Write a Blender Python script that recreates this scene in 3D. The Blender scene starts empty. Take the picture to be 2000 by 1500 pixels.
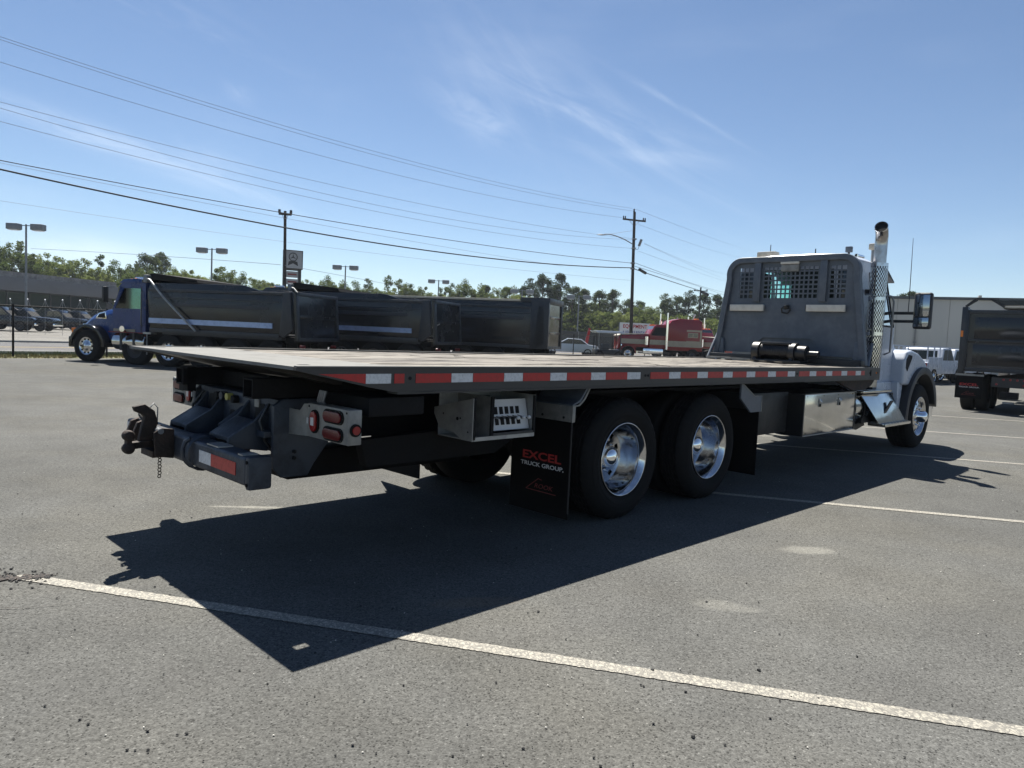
import bpy, bmesh, math, random
from mathutils import Vector, Matrix, noise
random.seed(7)
R = math.radians
C = bpy.context.scene.collection
sc = bpy.context.scene

# ------------------------------------------------------------------ camera
F_PX, PITCH, ROLL, CAM_H = 1431.4, 0.0668, 0.0456, 1.4983
cam = bpy.data.cameras.new('camera'); camo = bpy.data.objects.new('camera', cam); C.objects.link(camo)
cam.sensor_width = 36; cam.lens = 36 * F_PX / 2000; cam.clip_start = .05; cam.clip_end = 6000
fw = Vector((0, math.cos(PITCH), -math.sin(PITCH))); up0 = Vector((0, math.sin(PITCH), math.cos(PITCH))); rt0 = Vector((1, 0, 0))
rt = math.cos(ROLL) * rt0 + math.sin(ROLL) * up0; up = -math.sin(ROLL) * rt0 + math.cos(ROLL) * up0
camo.matrix_world = Matrix(((rt.x, up.x, -fw.x, 0), (rt.y, up.y, -fw.y, 0), (rt.z, up.z, -fw.z, CAM_H), (0, 0, 0, 1)))
sc.camera = camo

# ------------------------------------------------------------------ light
SUN_EL, SUN_AZ = R(59.3), R(107.56)
sun = bpy.data.lights.new('sun', 'SUN'); suno = bpy.data.objects.new('sun', sun); C.objects.link(suno)
sun.energy = 5; sun.angle = R(.53); sun.color = (1, .955, .87)
sd = Vector((math.cos(SUN_AZ) * math.cos(SUN_EL), math.sin(SUN_AZ) * math.cos(SUN_EL), math.sin(SUN_EL)))
suno.rotation_euler = sd.to_track_quat('Z', 'Y').to_euler()
vs = sc.view_settings; vs.view_transform = 'Standard'; vs.look = 'None'; vs.gamma = 1; vs.use_curve_mapping = False
vs.exposure = 1.2
SKY_STRENGTH = .05

world = bpy.data.worlds.new('World'); sc.world = world; world.use_nodes = True
wt = world.node_tree; wn = wt.nodes; wl = wt.links
bg = wn['Background']; bg.inputs[1].default_value = SKY_STRENGTH
sky = wn.new('ShaderNodeTexSky'); sky.sky_type = 'NISHITA'; sky.sun_disc = False
sky.sun_elevation = SUN_EL; sky.sun_rotation = math.pi / 2 - SUN_AZ
sky.air_density = .85; sky.dust_density = .05; sky.ozone_density = 2.5; sky.altitude = 100
tc = wn.new('ShaderNodeTexCoord'); sp = wn.new('ShaderNodeSeparateXYZ'); wl.new(tc.outputs['Generated'], sp.inputs[0])
def wm(op, a, b=None, c=None, clamp=False):
    n = wn.new('ShaderNodeMath'); n.operation = op; n.use_clamp = clamp
    for i, v in enumerate((a, b, c)):
        if v is None: continue
        if isinstance(v, (int, float)): n.inputs[i].default_value = v
        else: wl.new(v, n.inputs[i])
    return n.outputs[0]
yy = wm('MAXIMUM', sp.outputs[1], .08)
U = wm('DIVIDE', sp.outputs[0], yy); V = wm('DIVIDE', sp.outputs[2], yy)      # directions in front, as tangents
def cloud(cu, cv, ang, su, sv, sx, sy, seed, lo, hi, amt, det=6):
    """one wisp: a soft patch of sky round (cu, cv), broken by stretched noise"""
    ca, sa = math.cos(ang), math.sin(ang)
    du = wm('SUBTRACT', U, cu); dv = wm('SUBTRACT', V, cv)
    a = wm('ADD', wm('MULTIPLY', du, ca), wm('MULTIPLY', dv, sa))
    b = wm('ADD', wm('MULTIPLY', du, -sa), wm('MULTIPLY', dv, ca))
    r2 = wm('ADD', wm('POWER', wm('ABSOLUTE', wm('DIVIDE', a, su)), 2), wm('POWER', wm('ABSOLUTE', wm('DIVIDE', b, sv)), 2))
    g = wm('EXPONENT', wm('MULTIPLY', r2, -1))
    cb = wn.new('ShaderNodeCombineXYZ'); wl.new(wm('MULTIPLY', a, sx), cb.inputs[0]); wl.new(wm('MULTIPLY', b, sy), cb.inputs[1]); cb.inputs[2].default_value = seed
    nz = wn.new('ShaderNodeTexNoise'); nz.inputs['Scale'].default_value = 1; nz.inputs['Detail'].default_value = det; nz.inputs['Roughness'].default_value = .6
    nz.inputs['Distortion'].default_value = .8; wl.new(cb.outputs[0], nz.inputs['Vector'])
    mr = wn.new('ShaderNodeMapRange'); mr.interpolation_type = 'SMOOTHSTEP'; wl.new(nz.outputs[0], mr.inputs[0])
    mr.inputs[1].default_value = lo; mr.inputs[2].default_value = hi
    return wm('MULTIPLY', wm('MULTIPLY', mr.outputs[0], g), amt)
def T_(px, py):    # tangents of a viewing direction
    d = fw + rt * ((px - 1000) / F_PX) + up * ((750 - py) / F_PX)
    return d.x / d.y, d.z / d.y
cl = [cloud(*T_(1180, 262), -.40, .20, .050, 5, 26, 1.3, .38, .80, 0.17),
      cloud(*T_(1130, 225), -.47, .10, .010, 6, 60, 9.3, .30, .75, 0.17),
      cloud(*T_(1290, 306), -.08, .060, .010, 7, 50, 2.1, .25, .75, 0.19),
      cloud(*T_(940, 232), -.52, .060, .022, 8, 36, 4.4, .30, .75, 0.21),
      cloud(*T_(1000, 150), -.9, .14, .07, 5, 18, 6.4, .35, .85, 0.10),
      cloud(*T_(1320, 205), -.48, .090, .004, 6, 60, 7.7, .25, .7, 0.14),
      cloud(*T_(230, 285), -.30, .20, .016, 5, 40, 3.2, .25, .75, 0.28),
      cloud(*T_(470, 350), -.33, .14, .022, 6, 30, 5.5, .35, .8, 0.15),
      cloud(*T_(120, 490), -.02, .14, .022, 5, 26, 8.8, .15, .7, 0.30),
      cloud(*T_(470, 182), -.5, .02, .010, 14, 40, 5.1, .2, .7, 0.12),
      cloud(*T_(330, 30), -.4, .18, .03, 6, 30, 9.9, .4, .8, 0.09)]
tot = cl[0]
for c_ in cl[1:]: tot = wm('ADD', tot, c_)
# thin cirrus all round, so the sky behind the camera goes on the same way
mp = wn.new('ShaderNodeMapping'); wl.new(tc.outputs['Generated'], mp.inputs[0]); mp.inputs['Scale'].default_value = (2.2, 2.2, 9); mp.inputs['Rotation'].default_value = (.2, .1, .6)
nz = wn.new('ShaderNodeTexNoise'); nz.inputs['Scale'].default_value = 1.2; nz.inputs['Detail'].default_value = 7; wl.new(mp.outputs[0], nz.inputs['Vector'])
mr = wn.new('ShaderNodeMapRange'); mr.interpolation_type = 'SMOOTHSTEP'; wl.new(nz.outputs[0], mr.inputs[0]); mr.inputs[1].default_value = .52; mr.inputs[2].default_value = .85
tot = wm('ADD', tot, wm('MULTIPLY', mr.outputs[0], .08), clamp=True)
gm = wn.new('ShaderNodeGamma'); gm.inputs[1].default_value = 1.0; wl.new(sky.outputs[0], gm.inputs[0])
mix = wn.new('ShaderNodeMixRGB'); wl.new(tot, mix.inputs[0]); wl.new(gm.outputs[0], mix.inputs[1]); mix.inputs[2].default_value = (10.5, 11.2, 12.0, 1)
wl.new(mix.outputs[0], bg.inputs[0])

# ------------------------------------------------------------------ helpers
def bsdf(name, col, rough=.6, metal=0, **kw):
    m = bpy.data.materials.new(name); m.use_nodes = True
    b = m.node_tree.nodes['Principled BSDF']
    b.inputs['Base Color'].default_value = (*col, 1); b.inputs['Roughness'].default_value = rough; b.inputs['Metallic'].default_value = metal
    for k, v in kw.items(): b.inputs[k.replace('_', ' ')].default_value = v
    return m
def worn(name, col, col2, rough=.6, metal=0, scale=6, lo=.45, hi=.7, bump=0, bscale=40, stretch=(1, 1, 1), r2=None, coord='Object', detail=8, **kw):
    """a base colour with patches of wear or dirt in a second colour"""
    m = bsdf(name, col, rough, metal, **kw); t = m.node_tree; n = t.nodes; L = t.links; b = n['Principled BSDF']
    tcn = n.new('ShaderNodeTexCoord'); mpn = n.new('ShaderNodeMapping'); mpn.inputs['Scale'].default_value = stretch; L.new(tcn.outputs[coord], mpn.inputs[0])
    nn = n.new('ShaderNodeTexNoise'); nn.inputs['Scale'].default_value = scale; nn.inputs['Detail'].default_value = detail; nn.inputs['Roughness'].default_value = .65; L.new(mpn.outputs[0], nn.inputs['Vector'])
    r = n.new('ShaderNodeMapRange'); r.inputs[1].default_value = lo; r.inputs[2].default_value = hi; L.new(nn.outputs[0], r.inputs[0])
    x = n.new('ShaderNodeMixRGB'); L.new(r.outputs[0], x.inputs[0]); x.inputs[1].default_value = (*col, 1); x.inputs[2].default_value = (*col2, 1); L.new(x.outputs[0], b.inputs['Base Color'])
    if r2 is not None:
        y = n.new('ShaderNodeMapRange'); L.new(r.outputs[0], y.inputs[0]); y.inputs[3].default_value = rough; y.inputs[4].default_value = r2; L.new(y.outputs[0], b.inputs['Roughness'])
    if bump:
        bn = n.new('ShaderNodeTexNoise'); bn.inputs['Scale'].default_value = bscale; bn.inputs['Detail'].default_value = 4; L.new(mpn.outputs[0], bn.inputs['Vector'])
        bb = n.new('ShaderNodeBump'); bb.inputs['Strength'].default_value = bump; bb.inputs['Distance'].default_value = .01; L.new(bn.outputs[0], bb.inputs['Height']); L.new(bb.outputs[0], b.inputs['Normal'])
    return m

class MB:
    def __init__(s): s.v = []; s.f = []; s.sm = []
    def add(s, vs_, fs_, smooth=False):
        o = len(s.v); s.v += [tuple(v) for v in vs_]; s.f += [tuple(i + o for i in f) for f in fs_]; s.sm += [smooth] * len(fs_); return s
    def box(s, x0, x1, y0, y1, z0, z1):
        v = [(x, y, z) for x in (x0, x1) for y in (y0, y1) for z in (z0, z1)]
        return s.add(v, [(0, 1, 3, 2), (4, 6, 7, 5), (0, 4, 5, 1), (2, 3, 7, 6), (0, 2, 6, 4), (1, 5, 7, 3)])
    def obox(s, c, sx, sy, sz, m):
        """box of size sx, sy, sz centred at c, turned by matrix m"""
        c = Vector(c); v = [c + m @ Vector((x * sx / 2, y * sy / 2, z * sz / 2)) for x in (-1, 1) for y in (-1, 1) for z in (-1, 1)]
        return s.add(v, [(0, 1, 3, 2), (4, 6, 7, 5), (0, 4, 5, 1), (2, 3, 7, 6), (0, 2, 6, 4), (1, 5, 7, 3)])
    def beam(s, a, b, w, h, upv=(0, 0, 1)):
        a = Vector(a); b = Vector(b); d = (b - a); L = d.length; d.normalize(); u = Vector(upv); sd_ = d.cross(u)
        if sd_.length < 1e-4: sd_ = d.cross(Vector((0, 1, 0)))
        sd_.normalize(); u = sd_.cross(d)
        m = Matrix((d, sd_, u)).transposed()
        return s.obox((a + b) / 2, L, w, h, m)
    def cyl(s, a, b, r0, r1=None, n=16, caps=True, smooth=True):
        if r1 is None: r1 = r0
        a = Vector(a); b = Vector(b); d = (b - a).normalized(); u = d.orthogonal().normalized(); w = d.cross(u)
        v = []
        for p, r in ((a, r0), (b, r1)):
            for i in range(n):
                t = 2 * math.pi * i / n; v.append(p + u * (r * math.cos(t)) + w * (r * math.sin(t)))
        f = [(i, (i + 1) % n, n + (i + 1) % n, n + i) for i in range(n)]
        s.add(v, f, smooth)
        if caps:
            s.add(v[:n][::-1], [tuple(range(n))]); s.add(v[n:], [tuple(range(n))])
        return s
    def tube(s, pts, r, n=10, caps=True, smooth=True):
        pts = [Vector(p) for p in pts]; rs = r if isinstance(r, (list, tuple)) else [r] * len(pts)
        v = []; u = None
        for i, p in enumerate(pts):
            d = (pts[min(i + 1, len(pts) - 1)] - pts[max(i - 1, 0)]).normalized()
            if u is None: u = d.orthogonal().normalized()
            u = (u - d * u.dot(d)); u.normalize(); w = d.cross(u)
            for k in range(n):
                t = 2 * math.pi * k / n; v.append(p + u * (rs[i] * math.cos(t)) + w * (rs[i] * math.sin(t)))
        f = [(i * n + k, i * n + (k + 1) % n, (i + 1) * n + (k + 1) % n, (i + 1) * n + k) for i in range(len(pts) - 1) for k in range(n)]
        s.add(v, f, smooth)
        if caps: s.add(v[:n][::-1], [tuple(range(n))]); s.add(v[-n:], [tuple(range(n))])
        return s
    def prism(s, prof, axis, a0, a1):
        """polygon prof in the two other axes (in x, y, z order) drawn out along axis"""
        n = len(prof)
        def pt(p, a):
            q = list(p); q.insert(axis, a); return tuple(q)
        v = [pt(p, a0) for p in prof] + [pt(p, a1) for p in prof]
        return s.add(v, [tuple(range(n))[::-1], tuple(range(n, 2 * n))] + [(i, (i + 1) % n, n + (i + 1) % n, n + i) for i in range(n)])
    def lathe(s, prof, c=(0, 0, 0), n=32, smooth=True, rf=None):
        """profile of (r, y) turned about an axis parallel to y through c; rf(i, k) scales the radius"""
        v = []
        for k in range(n):
            t = 2 * math.pi * k / n
            for i, (r, y) in enumerate(prof):
                q = r * (rf(i, k) if rf else 1); v.append((c[0] + q * math.cos(t), c[1] + y, c[2] + q * math.sin(t)))
        m = len(prof); f = [(k * m + i, k * m + i + 1, ((k + 1) % n) * m + i + 1, ((k + 1) % n) * m + i) for k in range(n) for i in range(m - 1)]
        return s.add(v, f, smooth)
    def disc(s, c, r, n=24, axis=1):
        v = []
        for k in range(n):
            t = 2 * math.pi * k / n; q = [r * math.cos(t), r * math.sin(t)]; q.insert(axis, 0); v.append((c[0] + q[0], c[1] + q[1], c[2] + q[2]))
        return s.add(v, [tuple(range(n))])
    def build(s, name, mat, parent=None, bevel=0, seg=2, loc=None):
        me = bpy.data.meshes.new(name); me.from_pydata(s.v, [], s.f)
        for p, q in zip(me.polygons, s.sm): p.use_smooth = q
        bm = bmesh.new(); bm.from_mesh(me); bmesh.ops.recalc_face_normals(bm, faces=bm.faces)
        if bevel:
            es = [e for e in bm.edges if len(e.link_faces) == 2 and e.calc_face_angle(0) > .6]
            try: bmesh.ops.bevel(bm, geom=es, offset=bevel, segments=seg, affect='EDGES', profile=.6)
            except Exception: pass
            for f in bm.faces: f.smooth = True if bevel else f.smooth
        bm.to_mesh(me); bm.free()
        if bevel: me.set_sharp_from_angle(angle=R(50))
        if mat: me.materials.append(mat)
        o = bpy.data.objects.new(name, me); C.objects.link(o); o.parent = parent
        if loc: o.location = loc
        return o
def tag(o, label=None, cat=None, group=None, kind=None):
    for k, v in (('label', label), ('category', cat), ('group', group), ('kind', kind)):
        if v: o[k] = v
    return o
def empty(name, loc=(0, 0, 0), rz=0):
    o = bpy.data.objects.new(name, None); C.objects.link(o); o.location = loc; o.rotation_euler = (0, 0, rz); o.empty_display_size = .3; return o
def copy_tree(o, parent=None):
    c = o.copy(); C.objects.link(c); c.parent = parent
    for ch in list(o.children): copy_tree(ch, c)
    return c
def text(name, body, size, mat, parent, matrix, sx=1, shear=0, ext=.0006, bold=0, align='CENTER'):
    cu = bpy.data.curves.new(name, 'FONT'); cu.body = body; cu.size = size; cu.shear = shear; cu.extrude = ext; cu.offset = bold
    cu.align_x = align; cu.align_y = 'CENTER'; cu.resolution_u = 3
    o = bpy.data.objects.new(name, cu); C.objects.link(o)
    me = bpy.data.meshes.new_from_object(o); bpy.data.objects.remove(o)
    for v in me.vertices: v.co.x *= sx
    me.materials.clear(); me.materials.append(mat)
    o = bpy.data.objects.new(name, me); C.objects.link(o); o.parent = parent; o.matrix_local = matrix; return o
def oval(cx, cy, w, h, n=10):
    """stadium outline"""
    r = min(w, h) / 2; pts = []
    if w >= h:
        for i in range(n + 1): t = -math.pi / 2 + math.pi * i / n; pts.append((cx + w / 2 - r + r * math.cos(t), cy + r * math.sin(t)))
        for i in range(n + 1): t = math.pi / 2 + math.pi * i / n; pts.append((cx - w / 2 + r + r * math.cos(t), cy + r * math.sin(t)))
    else:
        for i in range(n + 1): t = math.pi * i / n; pts.append((cx + r * math.cos(t), cy + h / 2 - r + r * math.sin(t)))
        for i in range(n + 1): t = math.pi + math.pi * i / n; pts.append((cx + r * math.cos(t), cy - h / 2 + r + r * math.sin(t)))
    return pts

# ------------------------------------------------------------------ materials
M = {}
M['black'] = worn('black_paint', (.012, .013, .015), (.03, .028, .026), .42, scale=5, r2=.7)
M['gloss_black'] = worn('gloss_black_paint', (.006, .0075, .011), (.016, .018, .022), .12, scale=2, r2=.2)
M['rail'] = worn('rail_paint', (.030, .028, .027), (.055, .050, .046), .45, scale=3, stretch=(1, 1, 3), r2=.65)
M['frame'] = worn('frame_paint', (.004, .004, .005), (.012, .0105, .010), .7, scale=7, r2=.9, bump=.2, Specular_IOR_Level=.25)
M['greyblue'] = worn('grey_blue_cast', (.028, .037, .053), (.013, .015, .020), .5, scale=5, r2=.7, bump=.25, bscale=60)
M['head'] = worn('headboard_paint', (.074, .090, .113), (.135, .152, .178), .40, scale=5.5, lo=.42, hi=.78, r2=.6, bump=.25, bscale=30)
M['white_steel'] = worn('tail_steel', (.19, .188, .178), (.10, .095, .09), .85, scale=5, lo=.50, hi=.80, bump=.2, Specular_IOR_Level=.15)
M['plank'] = worn('deck_plank_wood', (.215, .195, .165), (.035, .029, .025), .85, scale=2.6, lo=.44, hi=.60, stretch=(.35, 5, 1), bump=.8, bscale=25)
M['alu'] = worn('brushed_aluminium', (.36, .36, .35), (.22, .22, .22), .4, metal=.45, scale=8, r2=.5)
M['alu_dull'] = worn('dull_aluminium', (.27, .265, .245), (.15, .148, .145), .5, metal=.35, scale=6, r2=.65, bump=.1)
M['mirror_alu'] = worn('polished_aluminium', (.60, .60, .585), (.50, .50, .485), .09, metal=1, scale=5, r2=.20, bump=.015, bscale=5)
M['chrome'] = bsdf('chrome', (.85, .86, .88), .05, 1)
M['stack_steel'] = worn('heat_stained_steel', (.42, .41, .41), (.20, .18, .17), .16, metal=1, scale=5, lo=.4, hi=.7, r2=.35)
M['chrome_b'] = worn('polished_wheel', (.58, .59, .61), (.36, .36, .37), .09, metal=1, scale=14, r2=.18)
M['rubber'] = worn('tyre_rubber', (.007, .007, .0075), (.012, .0115, .011), .8, scale=12, r2=.9, Specular_IOR_Level=.25)
M['flap'] = worn('mud_flap_rubber', (.003, .003, .0035), (.007, .0065, .006), .75, scale=4, r2=.9, Specular_IOR_Level=.15)
M['poly'] = worn('black_polymer', (.02, .021, .024), (.035, .035, .037), .5, scale=5, r2=.7)
M['tape_red'] = worn('red_reflective_tape', (.42, .012, .012), (.30, .02, .018), .35, scale=30, r2=.5)
M['tape_white'] = worn('white_reflective_tape', (.62, .63, .64), (.42, .43, .44), .35, scale=40, r2=.5)
M['lens'] = bsdf('red_lens', (.11, .004, .006), .3)
M['lens2'] = bsdf('bright_red_lens', (.26, .007, .009), .3)
M['lens_white'] = bsdf('clear_lens', (.6, .6, .6), .2)
M['amber'] = bsdf('amber_lens', (.75, .20, .02), .25)
M['rust'] = worn('rusty_steel', (.020, .014, .011), (.055, .032, .022), .8, scale=12, bump=.6, bscale=40)
M['white'] = worn('white_truck_paint', (.46, .50, .57), (.40, .44, .50), .25, scale=2, r2=.35)
M['tan_lens'] = worn('yellowed_lens', (.52, .46, .36), (.38, .33, .26), .4, scale=14)
M['light_bar'] = worn('light_bar_lens', (.62, .58, .50), (.50, .46, .40), .4, scale=10)
M['winch'] = worn('winch_black', (.010, .011, .014), (.02, .02, .022), .35, scale=8, r2=.6)
M['yellow'] = bsdf('yellow_plug', (.5, .45, .12), .5)
M['red_print'] = bsdf('red_print', (.40, .02, .02), .6)
M['dark_red_print'] = bsdf('dark_red_print', (.16, .02, .02), .6)
M['white_print'] = bsdf('white_print', (.62, .62, .62), .6)
M['dark'] = bsdf('dark_cavity', (.006, .006, .007), .9)
g = bpy.data.materials.new('tinted_glass'); g.use_nodes = True; gt = g.node_tree; gt.nodes.clear()
o_ = gt.nodes.new('ShaderNodeOutputMaterial'); tr = gt.nodes.new('ShaderNodeBsdfTransparent'); tr.inputs[0].default_value = (.55, .86, .80, 1)
gl = gt.nodes.new('ShaderNodeBsdfGlossy'); gl.inputs['Roughness'].default_value = .02; fr = gt.nodes.new('ShaderNodeFresnel'); fr.inputs[0].default_value = 1.45
mx = gt.nodes.new('ShaderNodeMixShader'); gt.links.new(fr.outputs[0], mx.inputs[0]); gt.links.new(tr.outputs[0], mx.inputs[1]); gt.links.new(gl.outputs[0], mx.inputs[2]); gt.links.new(mx.outputs[0], o_.inputs[0])
M['glass'] = g
M['dark_glass'] = bsdf('dark_glass', (.02, .03, .035), .04, 0, Specular_IOR_Level=.8)
M['mirror'] = bsdf('mirror_glass', (.34, .38, .42), .01, 1)
M['blue'] = worn('blue_truck_paint', (.005, .030, .145), (.006, .024, .10), .22, scale=2, r2=.35)
M['red'] = worn('red_truck_paint', (.20, .005, .007), (.16, .005, .007), .2, scale=2, r2=.3)
M['dump'] = worn('dump_body_paint', (.0055, .007, .0105), (.014, .0145, .017), .15, scale=1.1, lo=.42, hi=.75, r2=.40, bump=.05, bscale=2.5, Specular_IOR_Level=.5)
M['dump_edge'] = worn('dump_edge_paint', (.016, .020, .027), (.035, .036, .038), .35, scale=5, r2=.6)
M['blue_steel'] = worn('polished_side_band', (.30, .38, .58), (.22, .29, .44), .3, metal=.6, scale=6, r2=.5)
M['tan'] = worn('tan_stripe_paint', (.33, .28, .20), (.26, .22, .16), .35, scale=3)
M['wood'] = worn('utility_pole_wood', (.030, .026, .024), (.020, .018, .018), .85, scale=8, stretch=(1, 1, .1), bump=.4)
M['galv'] = worn('galvanised_steel', (.22, .23, .24), (.16, .165, .17), .5, metal=.4, scale=5)
M['lamp_grey'] = worn('lamp_head_grey', (.16, .18, .20), (.12, .135, .15), .5, scale=3)
M['cable'] = bsdf('cable_black', (.016, .017, .02), .7)
M['thin_cable'] = bsdf('weathered_conductor', (.16, .18, .21), .6)

def asphalt(name, base, cracks=True, coarse=1.0, marks=()):
    m = bpy.data.materials.new(name); m.use_nodes = True; t = m.node_tree; n = t.nodes; L = t.links; b = n['Principled BSDF']
    tcn = n.new('ShaderNodeTexCoord'); P = tcn.outputs['Object']
    def nz_(sc_, det=5, rg=.6):
        q = n.new('ShaderNodeTexNoise'); q.inputs['Scale'].default_value = sc_; q.inputs['Detail'].default_value = det; q.inputs['Roughness'].default_value = rg; L.new(P, q.inputs['Vector']); return q.outputs[0]
    def rng(s, a, b_, c=0, d=1, sm=True):
        q = n.new('ShaderNodeMapRange'); q.interpolation_type = 'SMOOTHSTEP' if sm else 'LINEAR'; L.new(s, q.inputs[0])
        for i, v in enumerate((a, b_, c, d)): q.inputs[i + 1].default_value = v
        return q.outputs[0]
    def mul(a, b_):
        q = n.new('ShaderNodeMath'); q.operation = 'MULTIPLY'
        for i, v in enumerate((a, b_)):
            if isinstance(v, (int, float)): q.inputs[i].default_value = v
            else: L.new(v, q.inputs[i])
        return q.outputs[0]
    vo = n.new('ShaderNodeTexVoronoi'); vo.inputs['Scale'].default_value = 150 * coarse; L.new(P, vo.inputs['Vector'])
    sepc = n.new('ShaderNodeSeparateColor'); L.new(vo.outputs['Color'], sepc.inputs[0])
    agg = rng(sepc.outputs[0], 0, 1, .74, 1.25, False)               # each stone its own grey
    chips = rng(sepc.outputs[1], .95, .98, 1, 1.5)                  # a few pale chips
    pits = rng(sepc.outputs[2], .04, .09, .45, 1)                    # a few dark pits
    big = rng(nz_(.22, 4), .3, .7, .88, 1.12); mid = rng(nz_(1.7, 5), .3, .7, .92, 1.09); fine = rng(nz_(45, 3), .25, .75, .80, 1.2)
    val = mul(mul(mul(mul(agg, chips), mul(pits, big)), mid), fine)
    col = n.new('ShaderNodeMixRGB'); col.blend_type = 'MULTIPLY'; col.inputs[0].default_value = 1
    tint = n.new('ShaderNodeMixRGB'); L.new(rng(nz_(.5, 3), .4, .65), tint.inputs[0]); tint.inputs[1].default_value = (*base, 1); tint.inputs[2].default_value = (base[0] * 1.02, base[1] * 1.0, base[2] * .96, 1)
    cc = n.new('ShaderNodeCombineXYZ')
    for i in range(3): L.new(val, cc.inputs[i])
    L.new(tint.outputs[0], col.inputs[1]); L.new(cc.outputs[0], col.inputs[2]); out = col.outputs[0]
    # pale dried stains with a shape of their own
    sx = n.new('ShaderNodeSeparateXYZ'); L.new(P, sx.inputs[0])
    wob = nz_(7, 4)
    for (mx_, my_, ra, rb, ang, amt, c3) in marks:
        def M2(op, a, b_):
            q = n.new('ShaderNodeMath'); q.operation = op
            for i, v in enumerate((a, b_)):
                if isinstance(v, (int, float)): q.inputs[i].default_value = v
                else: L.new(v, q.inputs[i])
            return q.outputs[0]
        dx = M2('SUBTRACT', sx.outputs[0], mx_); dy = M2('SUBTRACT', sx.outputs[1], my_); ca, sa = math.cos(ang), math.sin(ang)
        a_ = M2('DIVIDE', M2('ADD', M2('MULTIPLY', dx, ca), M2('MULTIPLY', dy, sa)), ra)
        b2 = M2('DIVIDE', M2('ADD', M2('MULTIPLY', dx, -sa), M2('MULTIPLY', dy, ca)), rb)
        r2_ = M2('ADD', M2('MULTIPLY', a_, a_), M2('MULTIPLY', b2, b2)); r2_ = M2('ADD', r2_, M2('MULTIPLY', M2('SUBTRACT', wob, .5), 2.6))
        f_ = mul(rng(r2_, .15, 1.7, 1, 0), mul(amt, rng(sepc.outputs[0], .1, .6, .5, 1)))
        x_ = n.new('ShaderNodeMixRGB'); L.new(f_, x_.inputs[0]); L.new(out, x_.inputs[1]); x_.inputs[2].default_value = (*c3, 1); out = x_.outputs[0]
    L.new(out, b.inputs['Base Color']); b.inputs['Roughness'].default_value = .95; b.inputs['Specular IOR Level'].default_value = .12
    bp = n.new('ShaderNodeBump'); bp.inputs['Strength'].default_value = .6; bp.inputs['Distance'].default_value = .003
    hh = mul(vo.outputs['Distance'], -1.0); L.new(hh, bp.inputs['Height']); L.new(bp.outputs[0], b.inputs['Normal'])
    return m

# ------------------------------------------------------------------ ground
ub = Vector((.58, .815, 0)); nb = Vector((-.815, .58, 0))             # the road runs along ub; nb points across it
def strip(name, o0, o1, s0, s1, z, mat, **tg):
    """flat band between offsets o0..o1 across the road, s0..s1 along it"""
    v = []; f = []; n = 40
    for i in range(n + 1):
        s = s0 + (s1 - s0) * i / n
        for o in (o0, o1): q = nb * o + ub * s; v.append((q.x, q.y, z))
    f = [(2 * i, 2 * i + 2, 2 * i + 3, 2 * i + 1) for i in range(n)]
    return tag(MB().add(v, f).build(name, mat), **tg)
pale = (.34, .33, .29)
m_lot = asphalt('parking_lot_asphalt', (.093, .0932, .0885), marks=[
    (2.26, 5.37, .20, .10, .1, .32, pale), (1.27, 4.13, .17, .08, -.3, .20, pale), (-2.05, 5.90, .34, .035, .1, .45, pale), (-1.0, 8.6, .2, .05, .2, .5, pale),
    (-.15, 4.0, .25, .08, .3, .25, (.24, .17, .10)), (-3.9, 4.35, .6, .12, .1, .5, (.07, .07, .072)), (4.2, 12.5, 1.4, .3, -.2, .25, pale), (-5, 9.5, 1.2, .5, .3, .10, (.16, .15, .13)), (3.4, 4.4, .8, .35, .5, .18, (.055, .054, .052)), (-1.6, 2.9, .5, .22, .1, .15, (.06, .058, .055)), (4.6, 9.2, .9, .25, -.6, .2, (.06, .058, .055))])
gm_ = MB(); gm_.add([(-900, -900, -.03), (900, -900, -.03), (900, 2500, -.03), (-900, 2500, -.03)], [(0, 1, 2, 3)])
m_soil = worn('far_ground', (.13, .125, .09), (.10, .12, .05), .95, scale=.05)
tag(gm_.build('ground', m_soil), kind='structure')
tag(strip('parking_lot', -260, 27.1, -160, 260, 0, m_lot), kind='structure')
m_grass = worn('verge_grass', (.20, .165, .075), (.075, .10, .030), .95, scale=1.6, lo=.4, hi=.6, bump=.5, bscale=30)
m_green = worn('green_grass', (.060, .085, .028), (.13, .12, .05), .95, scale=1.2, lo=.45, hi=.75, bump=.5, bscale=30)
strip('dry_verge', 27.1, 28.7, -80, 200, -.004, m_grass, kind='structure')
strip('green_verge', 28.7, 30.4, -80, 200, -.006, m_green, kind='structure')
m_road = asphalt('road_asphalt', (.125, .125, .130), coarse=.5)
strip('road', 30.4, 41.7, -80, 400, -.012, m_road, kind='structure')
m_conc = worn('kerb_concrete', (.36, .35, .32), (.26, .25, .23), .9, scale=3)
kb = MB()
for a, b in ((30.25, 30.4), (41.7, 41.85)):
    v = []
    for s in (-80, 300):
        for o, z in ((a, -.02), (a, .09), (b, .09), (b, -.02)): q = nb * o + ub * s; v.append((q.x, q.y, z))
    kb.add(v, [(0, 4, 5, 1), (1, 5, 6, 2), (2, 6, 7, 3), (3, 7, 4, 0)])
tag(kb.build('kerb', m_conc), kind='structure')
m_line = worn('road_paint', (.52, .51, .47), (.25, .25, .24), .7, scale=14, lo=.45, hi=.7)
m_yel = worn('yellow_road_paint', (.45, .32, .06), (.25, .2, .08), .7, scale=14)
for a, mm in ((30.9, m_line), (35.85, m_yel), (36.2, m_yel), (41.2, m_line)):
    strip('road_marking', a, a + .12, -80, 300, -.008, mm, kind='structure')
m_lot2 = asphalt('frontage_asphalt', (.17, .165, .155), coarse=.5)
strip('frontage_lot', 50, 160, -120, 300, -.012, m_lot2, kind='structure')
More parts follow.
